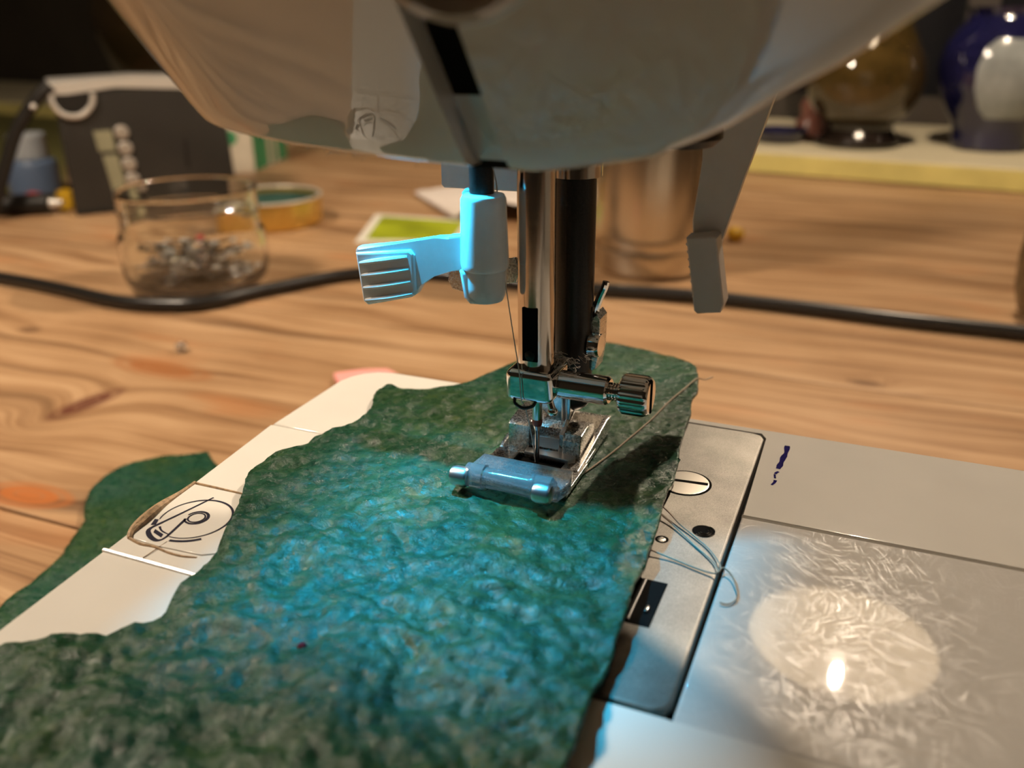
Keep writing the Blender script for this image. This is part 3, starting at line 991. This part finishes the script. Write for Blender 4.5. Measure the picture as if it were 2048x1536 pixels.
# the light sits up inside the head and shines through the added beam-trimming window in the underside
LEDP = Vector((-31.0, -8.0, 87.0))
obj('led', lathe([(2.2, 3.0), (2.2, 1.2), (1.6, 1.0), (0.01, 1.0)], 20, LEDP), 'led', lampu)
ld = bpy.data.lights.new('led_light', 'SPOT')
ld.energy = LED_POWER
ld.color = LED_COLOR
ld.shadow_soft_size = 2.1 * S
ld.spot_size = math.radians(130)
ld.spot_blend = 0.1
lo = bpy.data.objects.new('led_light', ld)
COL.objects.link(lo)
lo.parent = sm
axis = Vector((3, -35, 0)) - LEDP
lo.location = (LEDP - ORG[sm.name]) * S
lo.rotation_euler = axis.to_track_quat('-Z', 'Y').to_euler()

# presser foot lifter behind
lift = obj('lifter_lever', prism([(18.6, 70), (34.0, 72), (31.6, 63), (28.6, 52.5), (25.6, 41.0), (24.8, 37.5), (18.8, 37.5), (18.3, 43.0), (19.6, 56.0)], -51, -47.5, 0.35, 2, M=XZ), 'lifter_plastic', sm)
grip = obj('lifter_grip', prism([(18.4, 40.2), (24.0, 41.0), (24.9, 40.6), (27.6, 26.2), (27.0, 24.2), (22.0, 23.4), (21.2, 24.0)], -47.5, -41.5, 0.5, 3, M=XZ), 'lifter_plastic', lift)
for k in range(9):
    t = k / 8
    obj('serration', cyl((18.75 + 2.5 * t, 42.0, 38.8 - 13.2 * t), (18.75 + 2.5 * t, 47.2, 38.8 - 13.2 * t), 0.42, 8), 'lifter_plastic', grip)

# lint round the presser bar and along the rim
V, F = [], []
lint = []
random.seed(3)
for k in range(26):
    c = Vector((random.uniform(3, 9), random.uniform(-1.5, 5.5), random.uniform(23.2, 24.6)))
    q = [c + Vector((random.uniform(-1.6, 1.6), random.uniform(-1, 1), random.uniform(-0.4, 1.4))) for _ in range(4)]
    lint.append(tube(q, 0.05, 4, 4))
lt = obj('lint', lint, 'lint', sm)
lt['kind'] = 'stuff'
fz = []
for k in range(70):
    x = random.choice([random.gauss(-15, 5), random.gauss(-28, 6), random.uniform(-40, 0)])
    y = interp(x, [p.x for p in fr], [p.y for p in fr]) + 1.6
    c = Vector((x, y, zbot(x) + 0.3))
    q = [c, c + Vector((random.uniform(-0.6, 0.6), random.uniform(-.4, .4), -random.uniform(0.3, 0.8))), c + Vector((random.uniform(-1.2, 1.2), random.uniform(-.6, .6), -random.uniform(0.4, 1.5)))]
    fz.append(tube(q, 0.035, 4, 3))
fzo = obj('fluff', fz, 'lint', sm)
fzo['kind'] = 'stuff'

# ---------------------------------------------------------------- the green sheet under the foot
edge = [(-21.1, 76.6), (-13.0, 83.3), (-6, 84.2), (0.6, 81.8), (9.5, 76.8), (16.5, 69.6), (19.6, 61.6), (21.9, 50.6), (22.0, 45), (23.2, 35.8), (24.2, 25.3), (26.7, 5.0), (27.5, -4.8), (28.7, -16.9),
        (29.4, -26.3), (29.3, -33.6), (30.2, -43.6), (30.9, -52.5), (30.5, -57.8), (31.2, -65.1), (31.5, -69.8), (33, -90), (30, -112), (10, -122), (-20, -126), (-46, -120),
        (-52, -104), (-52.5, -90), (-51.7, -80.8), (-49.0, -77.9), (-43.5, -73.9), (-39.2, -70.6), (-35.9, -65.8), (-37.3, -61.0), (-38.0, -56.3), (-39.4, -49.1), (-42.6, -42.0),
        (-44.9, -35.5), (-50.9, -25.7), (-52.3, -18.4), (-50.2, -9.1), (-47.0, -2.7), (-44.1, 3.8), (-44.2, 9.4), (-49.0, 19.7), (-49.7, 26.7), (-45, 26.0), (-40.4, 26.3),
        (-36.6, 29.4), (-32.3, 34.4), (-28.2, 46.7), (-26.1, 55.1), (-24.0, 68.1)]


def ridged(v):
    return 1.0 - abs(noise.noise(v)) * 2.0


def resample(pts, step, wob, seed):
    P = smooth_path([(x, y, 0) for x, y in pts] + [(pts[0][0], pts[0][1], 0)], 8)[:-1]
    out = []
    last = None
    for p in P:
        if last is None or (p - last).length >= step:
            out.append(p)
            last = p
    res = []
    for i, p in enumerate(out):
        t = (out[(i + 1) % len(out)] - out[i - 1]).normalized()
        nrm = Vector((-t.y, t.x, 0))
        dsp = wob * (noise.noise(Vector((p.x * 0.13, p.y * 0.13, seed))) + 0.5 * noise.noise(Vector((p.x * 0.45, p.y * 0.45, seed + 5))))
        res.append(p + nrm * dsp)
    return [(p.x, p.y) for p in res]


def sheet_mesh(name, outline, step, hfun, thick, material, label, cat, z_origin, wob=0.35, seed=1.0):
    E = resample(outline, step, wob, seed)
    pts = [Vector((x, y)) for x, y in E]
    edges = [(i, (i + 1) % len(E)) for i in range(len(E))]
    x0, x1 = min(p[0] for p in E), max(p[0] for p in E)
    y0, y1 = min(p[1] for p in E), max(p[1] for p in E)
    rnd = random.Random(11)
    # interior points (kept off the boundary)
    EA = np.array(E)
    EB = np.roll(EA, -1, axis=0)
    gx, gy = np.meshgrid(np.arange(x0, x1, step), np.arange(y0, y1, step))
    gx = gx + (np.arange(gx.shape[0]) % 2)[:, None] * step * 0.5
    P = np.stack([gx.ravel(), gy.ravel()], 1)
    inside = np.zeros(len(P), bool)
    for (ax_, ay_), (bx_, by_) in zip(EA, EB):
        cnd = (ay_ > P[:, 1]) != (by_ > P[:, 1])
        with np.errstate(divide='ignore', invalid='ignore'):
            xi = (bx_ - ax_) * (P[:, 1] - ay_) / (by_ - ay_ + 1e-12) + ax_
        inside ^= cnd & (P[:, 0] < xi)
    P = P[inside]
    keep = np.ones(len(P), bool)
    for e in EA:
        keep &= ((P - e) ** 2).sum(1) > (step * 0.55) ** 2
    P = P[keep]
    pts += [Vector((float(a) + rnd.uniform(-.15, .15) * step, float(b_) + rnd.uniform(-.15, .15) * step)) for a, b_ in P]
    vo, eo, fo, _, _, _ = geometry.delaunay_2d_cdt(pts, edges, [], 1, 1e-5)
    V = [Vector((v.x, v.y, hfun(v.x, v.y))) for v in vo]
    o = obj(name, (V, [list(f) for f in fo]), material, None, None, 180, origin=(sum(v.x for v in V) / len(V), sum(v.y for v in V) / len(V), z_origin))
    sd = o.modifiers.new('thickness', 'SOLIDIFY')
    sd.thickness = thick * S
    sd.offset = 1.0
    bm = bmesh.new()
    bm.from_mesh(o.data)
    if sum(f.normal.z for f in bm.faces) < 0:
        bmesh.ops.reverse_faces(bm, faces=bm.faces)
    bm.to_mesh(o.data)
    bm.free()
    tag(o, label, cat)
    return o


def sheet_h(x, y):
    # crumpled leathery relief, pressed flat round the foot, a stiff free end beyond the bed
    v = Vector((x, y, 0))
    wx = 2.2 * noise.noise(Vector((x * 0.09, y * 0.09, 3.1)))
    wy = 2.2 * noise.noise(Vector((x * 0.09, y * 0.09, 7.7)))
    u = Vector(((x + wx) * 0.8 + (y + wy) * 0.25, (y + wy) * 0.75 - (x + wx) * 0.22, 0))
    h = 1.10 * noise.noise(u * 0.075 + Vector((1, 2, 0))) + 0.80 * ridged(u * 0.145) + 0.50 * ridged(u * 0.31 + Vector((4, 0, 0))) + 0.26 * ridged(u * 0.68)
    d = math.hypot((x - 2) / 17.0, (y - 4) / 26.0)
    damp = min(1.0, max(0.10, (d - 0.55) * 1.1))
    damp *= 1.0 if y < 0 else max(0.28, 1 - y / 45)
    h = (h - 0.05) * damp
    z = 0.45 + max(0.0, h * 1.05 + 0.35 * damp)
    if y > 37:
        z += -0.0030 * (y - 37) ** 2 * 0.6
    # slight roll-up along the right edge
    xr = interp(-y, [-84, -36, 5, 70, 120], [8, 23, 27, 31.5, 31])
    if x > xr - 6:
        z += 0.010 * (x - xr + 6) ** 2
    return z


green = sheet_mesh('green_sheet', edge, 0.72, sheet_h, 0.7, 'green_bioplastic',
                   'large crumpled glossy green sheet lying on the machine bed under the presser foot', 'sheet', 0.3)

off_edge = [(-153.7, 71.2), (-166, 60), (-172, 50), (-171, 38), (-164, 26), (-155.6, 17.8), (-150, 6), (-146, -1.1), (-140, -30), (-110, -45), (-95, -20), (-98, 10), (-112, 40), (-138, 60)]


def off_h(x, y):
    return TABLE_Z + 0.6 + 2.2 * (0.5 + 0.5 * noise.noise(Vector((x * 0.05, y * 0.05, 2)))) + 0.35 * noise.noise(Vector((x * 0.25, y * 0.25, 5)))


sheet_mesh('green_offcut', off_edge, 2.2, off_h, 0.7, 'green_bioplastic', 'smaller dull green sheet lying on the desk left of the machine bed', 'sheet', TABLE_Z, 0.8, 4.0)

# tiny stone lying on the sheet
gz = sheet_h(-11.1, -64.2) + 0.9
tag(obj('rhinestone', lathe([(0.4, -0.3), (0.75, 0.1), (0.42, 0.42)], 8, (-11.1, -64.2, gz)), 'gem', None, ang=10), 'tiny dark red faceted stone lying on the large green sheet', 'stone')

# ---------------------------------------------------------------- threads
up = [(-0.5, -30, 72), (-6.2, -4.5, 60.5), (-5.4, -4.6, 48.3), (-4.1, -4.8, 40.1), (-2.7, -5.1, 31.6), (-1.2, -5.8, 24.0), (-0.8, -5.9, 18.8), (-0.4, -4.6, 16.2), (-0.2, -1.6, 8), (0.0, -0.7, 3.0)]
tag(obj('upper_thread', tube(up, 0.11, 6, 6), 'thread_white'), 'thin pale thread running down from the head to the needle', 'thread')


def on_sheet(pts, dz=0.9):
    return [(x, y, sheet_h(x, y) + dz) for x, y in pts]


tail = on_sheet([(7.6, -1.5), (9.4, 0.5), (12.1, 10.7), (14.0, 20), (15.7, 28.9), (17.3, 41.2), (18.9, 49.8), (20.4, 56.0)], 0.95) + [(21.6, 60, 0.4), (23.0, 63.5, 0.0)]
tag(obj('thread_tail', tube(tail, 0.19, 6, 6), 'thread_grey'), 'beige thread tail lying over the green sheet behind the presser foot', 'thread')
loop = [(24.0, -2.0, 1.0), (28.1, -6.0, 1.0), (31.1, -9.0, 0.6), (34.4, -11.8, 0.45), (37.7, -15.0, 0.45), (40.1, -18.9, 0.6), (40.4, -21.0, 0.6), (38.8, -18.3, 0.45), (35.0, -14.5, 0.35), (29.9, -9.5, 0.6), (26.5, -7.0, 1.0)]
tag(obj('bobbin_thread', tube(loop, 0.14, 6, 6), 'thread_grey'), 'grey thread folded double across the drill hole of the needle plate', 'thread')
loop2 = [(26, -19.0, 1.2), (28.6, -19.5, 0.9), (32.8, -20.2, 0.5), (37.3, -21.5, 0.5), (40.0, -21.9, 0.7), (40.9, -20.2, 0.9), (42.7, -21.7, 0.6), (44.1, -25.5, 0.35), (44.1, -27.6, 0.3), (43.1, -28.9, 0.3), (42.0, -28.8, 0.3)]
tag(obj('bobbin_thread', tube(loop2, 0.14, 6, 6), 'thread_grey'), 'loose thread looping from the needle plate onto the bobbin cover', 'thread')

# ---------------------------------------------------------------- things on the desk
# power cable
cab = [(-700, 205), (-560, 204), (-414, 201), (-363, 197), (-318, 191), (-290, 194), (-268, 205), (-253, 236), (-226, 279), (-195, 293), (-169, 298), (-107, 297), (-73, 303), (-27, 309), (24, 309), (72, 306), (126, 306), (260, 300), (420, 290)]
tag(obj('power_cable', tube([(x, y, TABLE_Z + 3.9) for x, y in cab], 3.7, 12, 6), 'cable_rubber'), 'black rubber power cable running across the desk behind the machine', 'cable')

# glass jar of pins
JC = Vector((-305, 244, TABLE_Z))
jar = thing('glass_jar', JC, 'low clear glass jar holding safety pins, open, beside the black cable', 'jar')
jp = [(0.01, 0.0), (31, 0.0), (36, 1.5), (39, 5), (40.3, 12), (40.6, 24), (40.2, 30), (39.2, 32.5), (38.2, 34.5), (37.9, 37), (37.6, 53), (38.4, 54), (38.2, 55.5), (36.6, 55.8), (35.4, 54), (35.3, 36), (36.2, 33), (37.6, 28),
      (37.8, 12), (35.5, 6.5), (29, 5), (0.01, 5)]
obj('glass_body', lathe(jp, 64, JC, cap0=False, cap1=False), 'jar_glass', jar, ang=60)
obj('screw_thread', tube([(JC.x + 37.9 * math.cos(t), JC.y + 37.9 * math.sin(t), JC.z + 42 + 5 * t / (2 * math.pi)) for t in np.linspace(0, 2 * math.pi, 60)], 0.7, 6, 1), 'jar_glass', jar)


def safety_pin():
    L = 13.0
    p = [(-L, 1.6, 0), (-L + 2, 2.2, 0), (0, 2.4, 0.2), (L - 3, 2.2, 0), (L - 1, 1.4, 0), (L - 0.4, 0, 0), (L - 1.2, -1.4, 0), (L - 3.2, -1.9, 0), (0, -2.4, 0), (-L + 2, -2.0, 0)]
    return tube(p, 0.55, 6, 3), rbox((-L - 0.5, 0, 0), (4.2, 5.2, 1.8), 0.7, 2)


random.seed(21)
first = None
for k in range(44):
    a = random.uniform(0, 6.28)
    r = 22.5 * math.sqrt(random.uniform(0, 1))
    z = TABLE_Z + 7.5 + (k // 7) * 2.8 + random.uniform(0, 1)
    c = (JC.x + r * math.cos(a), JC.y + r * math.sin(a), z)
    rot = Matrix.Rotation(random.uniform(0, 6.28), 4, 'Z') @ Matrix.Rotation(random.uniform(-0.25, 0.25), 4, 'X') @ Matrix.Rotation(random.uniform(-0.15, 0.15), 4, 'Y')
    if first is None:
        first = obj('safety_pin', [(v, f) for v, f in (mv(safety_pin()[0], *c),)], 'chrome', None, origin=c)
        obj('pin_cap', mv(safety_pin()[1], *c), 'silver_paint', first)
        sp = first
    else:
        sp = first.copy()
        COL.objects.link(sp)
        for ch in first.children:
            cc = ch.copy()
            COL.objects.link(cc)
            cc.parent = sp
    sp.location = Vector(c) * S
    sp.rotation_euler = rot.to_euler()
    tag(sp, 'small silver safety pin in the heap inside the low glass jar', 'safety pin', 'safety pins heaped in the jar')
for k, (dx, dy, z, m_, lab) in enumerate(((-6, 12, 24, 'red_bit', 'pin with a red head in the glass jar'), (12, -12, 19, 'bottle_blue', 'pin with a blue head in the glass jar'))):
    c = Vector((JC.x + dx, JC.y + dy, TABLE_Z + z))
    t = thing('headed_pin', c, lab, 'pin')
    obj('pin_head', ellipsoid(c, (2.4, 2.4, 2.4), 16, 10), m_, t)
    obj('pin_shaft', cyl(c, c + Vector((14, -8, -7)), 0.4, 8), 'needle_steel', t)

# the jar's lid, upside down beside it
LC = Vector((-364, 392, TABLE_Z))
lid = thing('jar_lid', LC, 'gold jar lid lying upside down behind the glass jar, green inside', 'lid')
obj('lid_shell', lathe([(33, 0), (36.5, 1), (37.4, 3), (37.4, 19.5), (36.8, 20.5), (35.8, 19.5), (35.8, 4), (0.01, 3.5)], 56, LC), 'gold_tin', lid)
obj('liner', lathe([(35.4, 4.0), (35.4, 16), (34.0, 8), (31, 6), (0.01, 6)], 56, LC, cap0=False), 'lid_liner', lid)
obj('rim', tube([(LC.x + 36.8 * math.cos(t), LC.y + 36.8 * math.sin(t), LC.z + 20.2) for t in np.linspace(0, 2 * math.pi, 48)], 1.1, 8, 1), 'lid_rim', lid)

# steel flask
TC = Vector((-70, 374, TABLE_Z))
fl = thing('steel_flask', TC, 'brushed steel flask standing on the desk behind the presser foot', 'flask')
obj('flask_body', lathe([(29, 0), (34.5, 0.8), (36.2, 3), (36.4, 15.8), (35.9, 16.2), (36.4, 16.6), (36.8, 24), (36.5, 60), (34, 85), (32, 120), (30, 132), (26, 140), (24, 146)], 64, TC), 'steel_flask', fl, ang=50)
obj('flask_cap', lathe([(25, 146), (26, 148), (26, 186), (23, 190), (0.01, 191)], 48, TC), 'steel_flask', fl)

# card and crumpled paper
M_card = None
cpts = [(-270.6, 357.1), (-302.6, 438.7), (-222, 444), (-203, 377)]
card = thing('picture_card', (-250, 400, TABLE_Z), 'white bordered card with a yellow green picture lying on the desk', 'card')
obj('card_sheet', prism(cpts, TABLE_Z + 0.1, TABLE_Z + 1.6, 0.2), 'card_white', card)
ctr = Vector((-249.5, 404, 0))
inner = [tuple((Vector((x, y, 0)).lerp(ctr, 0.17))[:2]) for x, y in cpts]
obj('card_picture', prism(inner, TABLE_Z + 1.6, TABLE_Z + 1.75), 'card_green', card, 'yellow green printed picture')

gridn = 26
V, F = [], []
for j in range(gridn + 1):
    for i in range(gridn + 1):
        u, v = i / gridn, j / gridn
        A_ = Vector((-313, 518, 0)).lerp(Vector((-236, 440, 0)), u)
        B_ = Vector((-228, 585, 0)).lerp(Vector((-160, 452, 0)), u)
        p = A_.lerp(B_, v)
        hz = 3 + 13 * math.sin(math.pi * v) ** 0.8 * (0.3 + 0.7 * u) + 5.0 * noise.noise(Vector((u * 4, v * 4, 1))) * math.sin(math.pi * v) + 2.0 * abs(noise.noise(Vector((u * 9, v * 9, 3))))
        V.append(Vector((p.x, p.y, TABLE_Z + max(0.4, hz))))
for j in range(gridn):
    for i in range(gridn):
        k = j * (gridn + 1) + i
        F.append([k, k + 1, k + gridn + 2, k + gridn + 1])
pap = obj('crumpled_paper', (V, F), 'paper', None, ang=180)
pm = pap.modifiers.new('thickness', 'SOLIDIFY')
pm.thickness = 0.4 * S
tag(pap, 'crumpled whitish paper lying behind the yellow green card', 'paper')

# small carton
tb = thing('carton', (-528, 592, TABLE_Z), 'small cream and green carton standing right of the radio', 'carton')
cc_ = Vector((-517, 570, TABLE_Z))
dl = Vector((-0.72, -0.69, 0))
dr = Vector((-0.25, 0.97, 0))
foot4 = [cc_, cc_ + dl * 40, cc_ + dl * 40 + dr * 85, cc_ + dr * 85]
obj('carton_body', prism([(p.x, p.y) for p in foot4], TABLE_Z + 0.2, TABLE_Z + 95, 0.8), 'box_white', tb)
nr = Vector((dr.y, -dr.x, 0))


def strip(a0, a1, z0, z1, z2, z3):
    q = [cc_ + dr * a0 + nr * 0.4, cc_ + dr * a1 + nr * 0.4]
    return [Vector((q[0].x, q[0].y, TABLE_Z + z0)), Vector((q[1].x, q[1].y, TABLE_Z + z1)), Vector((q[1].x, q[1].y, TABLE_Z + z2)), Vector((q[0].x, q[0].y, TABLE_Z + z3))], [[0, 1, 2, 3]]


obj('carton_print', [strip(2, 34, 1, 2, 40, 94), strip(44, 52, 2, 2, 30, 70), strip(60, 84, 2, 2, 60, 94)], 'box_green', tb, 'green diagonal bands')
nl = Vector((-dl.y, dl.x, 0)) * -1
lg = cc_ + dl * 20 + Vector((0.69, -0.72, 0)) * 0.4
obj('carton_logo', xf(lathe([(7, 0), (0.01, 0.2)], 16), Matrix.Translation((lg.x, lg.y, TABLE_Z + 34)) @ Vector((0.69, -0.72, 0)).to_track_quat('Z', 'Y').to_matrix().to_4x4()), 'box_green', tb, 'small green emblem')

# radio
RP = Vector((-525.3, 357.8, 0))
rd_ = Vector((0.6488, 0.7610, 0))
rn = Vector((0.7610, -0.6488, 0))           # towards the camera
RM = Matrix(((rd_.x, -rn.x, 0, RP.x), (rd_.y, -rn.y, 0, RP.y), (0, 0, 1, TABLE_Z), (0, 0, 0, 1)))   # (s, depth, height)
rad = thing('radio', RP + Vector((40, 60, TABLE_Z)), 'black portable radio with silver top, display and round buttons', 'radio')


def rbx(s0, s1, d0, d1, h0, h1, bev=0.0, seg=2):
    return xf(box2(s0, s1, d0, d1, h0, h1, bev, seg), RM)


def rpr(pts, d0, d1, bev):
    return xf(prism(pts, -d1, -d0, bev, 3, M=XZ), RM)


obj('radio_body', rpr([(1, 0.5), (126, 0.5), (124, 60), (118, 88), (90, 93), (2, 93)], 0, 46, 2.5), 'radio_body', rad)
obj('silver_top', rpr([(-1, 88), (12, 90), (45, 93.5), (90, 92), (122, 84), (122, 92), (100, 99), (60, 101), (-1, 99.5)], -1.2, 47, 1.5), 'silver_paint', rad)
hp = [(0, -1.8, 91), (0.5, -2.4, 84), (4, -2.4, 77.5), (10, -2.4, 74.5), (17, -2.4, 74.5), (23, -2.4, 78), (27.5, -2.4, 84), (28.5, -2.4, 90.5)]
obj('handle_end', xf(tube(hp, 2.1, 10, 6), RM), 'silver_paint', rad, 'silver loop at the end of the carrying handle')
obj('handle_recess', rpr([(3, 90), (5, 82), (11, 77), (17, 77), (23, 81), (26, 90)], -1.4, 1, 0.3), 'black_plastic', rad)
obj('display_window', rpr([(25.5, 47), (38, 47), (37, 62.5), (24, 62.5)], -0.7, 1, 0.3), 'display', rad)
obj('display_window', rpr([(31, 11), (41.5, 11), (38.5, 44), (27.5, 44)], -0.7, 1, 0.3), 'display', rad)
for k in range(4):
    s_ = 42.0 + 0.7 * k
    M2 = RM @ Matrix.Translation((s_ + 2, -0.2, 60.5 - 12.2 * k)) @ Matrix.Rotation(math.pi / 2, 4, 'X')
    obj('button', xf(lathe([(5.4, 0), (5.3, 1.8), (4.4, 2.6), (0.01, 2.8)], 24), M2), 'button_metal', rad)
obj('foot_rail', rbx(2, 125, -2, 46, 0.1, 3, 0.6), 'black_plastic', rad)
obj('speaker_mark', rbx(88, 91, -0.5, 0.5, 30, 52, 0.2), 'black_plastic', rad)
stp = [(-524, 358, 37), (-531, 350, 28), (-545, 338, 5), (-556, 328, -25), (-566, 318, -52), (-578, 310, TABLE_Z + 3)]
obj('wrist_strap', tube(stp, 5.0, 10, 6), 'black_plastic', rad, 'black strap hanging from the radio corner')
obj('strap_rivet', ellipsoid((-529, 344, 23.0), (2.2, 2.2, 2.2), 12, 8), 'silver_paint', rad)

# olive sheet, bottle and odds and ends left of the radio
ol = [(-1080, 850, 0), wall_pt(1600, -6, 0), wall_pt(1600, -420, 0), (-700, 380, 0), (-583, 404, 0)]
tag(obj('cutting_mat', prism([(p[0], p[1]) for p in ol], TABLE_Z + 0.1, TABLE_Z + 2.6, 0.3), 'mat_olive'), 'flat olive green mat lying on the desk behind the radio', 'mat')
BC = Vector((-618, 405, TABLE_Z + 2.8))
bo = thing('small_bottle', BC, 'small blue bottle with a pale cap at the left edge behind the pens', 'bottle')
obj('bottle_body', lathe([(19, 0), (21, 2), (21, 24), (19, 28), (13, 31)], 32, BC), 'bottle_blue', bo)
obj('bottle_cap', lathe([(14, 30), (15, 31), (15, 49), (13.5, 50.5), (0.01, 51)], 32, BC), 'bottle_cap', bo)


def pen(p0, p1, r, label):
    p0, p1 = Vector(p0), Vector(p1)
    t = thing('marker_pen', (p0 + p1) / 2 - Vector((0, 0, r)), label, 'pen')
    d = (p1 - p0).normalized()
    obj('barrel', cyl(p0, p1, r, 20, bev=1.0), 'black_plastic', t)
    obj('tip', cyl(p1, p1 + d * 9, r * 0.55, 16, r * 0.35), 'silver_paint', t)


pen((-640, 300, TABLE_Z + 8.4), (-548, 357, TABLE_Z + 8.4), 8, 'black marker pen with a metal tip lying left of the radio')
pen((-690, 352, TABLE_Z + 9.4), (-596, 352, TABLE_Z + 9.4), 9, 'thick black marker pen lying in front of the small blue bottle')
tag(obj('red_bead', lathe([(2, 0), (7, 2), (8.5, 6), (6, 11), (1, 12.5)], 20, (-584, 372, TABLE_Z)), 'red_bit'), 'small red bead lying in front of the blue bottle', 'bead')
tag(obj('yellow_bead', lathe([(3, 0), (7, 1.5), (7.6, 9), (6.6, 15), (1, 17)], 20, (-551, 375, TABLE_Z)), 'yellow_bit'), 'small yellow bead standing at the left foot of the radio', 'bead')

# crumbs and beads on the desk
bd = thing('glass_bead', (-236, 151, TABLE_Z), 'tiny clear glass bead lying alone on the desk in front of the jar', 'bead')
obj('bead_ring', lathe([(1.0, 0.2), (2.6, 0.6), (3.1, 2.2), (2.6, 3.8), (1.0, 4.2), (1.0, 0.2)], 20, (-236, 151, TABLE_Z), cap0=False, cap1=False), 'bead_glass', bd)
obj('bead_core', lathe([(0.9, 0.4), (0.9, 4.4)], 12, (-236, 151, TABLE_Z)), 'silver_paint', bd)
tag(obj('yellow_crumb', ellipsoid((-33, 452, TABLE_Z + 5), (6, 5, 5), 16, 10), 'yellow_bit', None), 'small yellow crumb on the desk beside the steel flask', 'crumb')
pk = [(-150, 147), (-141, 154), (-131, 160), (-112, 150), (-120, 130), (-140, 136)]
tag(obj('pink_scrap', prism(pk, TABLE_Z + 0.2, TABLE_Z + 4, 1.0), 'pink_cloth'), 'pink cloth scrap peeping out behind the bed corner', 'cloth')
tag(obj('brown_pot', lathe([(22, 0), (27, 2), (30.5, 14), (31.5, 30), (30, 46), (26, 58), (24, 66), (22, 66), (24, 56), (27, 40), (26, 8), (0.01, 5)], 40, (153, 346, TABLE_Z)), 'brown_ceramic'), 'small brown pot at the right edge of the picture behind the cable', 'pot')

# ---------------------------------------------------------------- vases on the sill
ST = -39.8
AV = Vector((22, 798, ST))
av = thing('amber_vase', AV, 'amber glass vase with dark foot standing on the sill', 'vase')
obj('vase_foot', lathe([(36, 0), (39, 2), (39, 5), (34, 10), (31, 16), (33, 22)], 48, AV), 'dark_wood_base', av)
obj('vase_body', lathe([(30, 22), (40, 28), (50, 42), (54, 60), (50, 80), (40, 100), (30, 122), (26, 150), (30, 180), (36, 196), (34, 196), (27, 180), (0.01, 170)], 48, AV, cap0=False), 'amber_glass', av)
BV = Vector((137, 812, ST))
bv = thing('blue_vase', BV, 'dark blue glazed vase with a pale patch on the belly standing on the sill', 'vase')
obj('vase_body', lathe([(30, 0), (33, 3), (33, 14), (35, 24), (44, 38), (52, 56), (54, 74), (50, 92), (42, 104), (36, 110), (34, 116), (37, 122), (35, 122), (31, 116), (0.01, 108)], 56, BV), 'blue_glaze', bv)
V, F = [], []
ang0 = math.atan2(CP.y - BV.y, CP.x - BV.x) + 0.25  # pale patch just off the belly, turned roughly towards the camera
pr_ = [(30, 39.0), (38, 44.4), (56, 52.4), (74, 54.4), (90, 51.0), (97, 47.6)]
na = 18
for j, (z, r) in enumerate(pr_):
    wd = 0.62 * math.sin(math.pi * (0.18 + 0.64 * j / (len(pr_) - 1))) ** 0.7
    for i in range(na + 1):
        a = ang0 + wd * (2 * i / na - 1)
        V.append(BV + Vector(((r + 0.5) * math.cos(a), (r + 0.5) * math.sin(a), z)))
for j in range(len(pr_) - 1):
    for i in range(na):
        k = j * (na + 1) + i
        F.append([k, k + 1, k + na + 2, k + na + 1])
obj('pale_patch', (V, F), 'pale_grey', bv, 'pale grey patch', ang=180)
wv = wall_pt(1150, 140, ST)
tag(obj('brown_vase', lathe([(60, 0), (66, 4), (95, 40), (115, 95), (117, 130), (104, 180), (70, 215), (52, 226), (48, 226), (66, 210), (0.01, 205)], 56, wv), 'brown_glaze'), 'large round brown glazed vase on the sill behind the radio', 'vase')
d1 = wall_pt(222, 70, ST)
dsh = thing('small_dish', d1, 'small dark blue dish on the sill left of the amber vase', 'dish')
obj('dish_bowl', lathe([(16, 0), (22, 3), (27, 12), (26, 13), (20, 5), (0.01, 3)], 32, d1), 'blue_glaze', dsh)
d2 = wall_pt(205, 120, ST)
tag(obj('pink_figurine', lathe([(13, 0), (15, 3), (14, 14), (9, 22), (11, 30), (8, 38), (0.01, 41)], 24, d2), 'pink_glaze'), 'small pinkish ornament on the sill behind the dark dish', 'ornament')
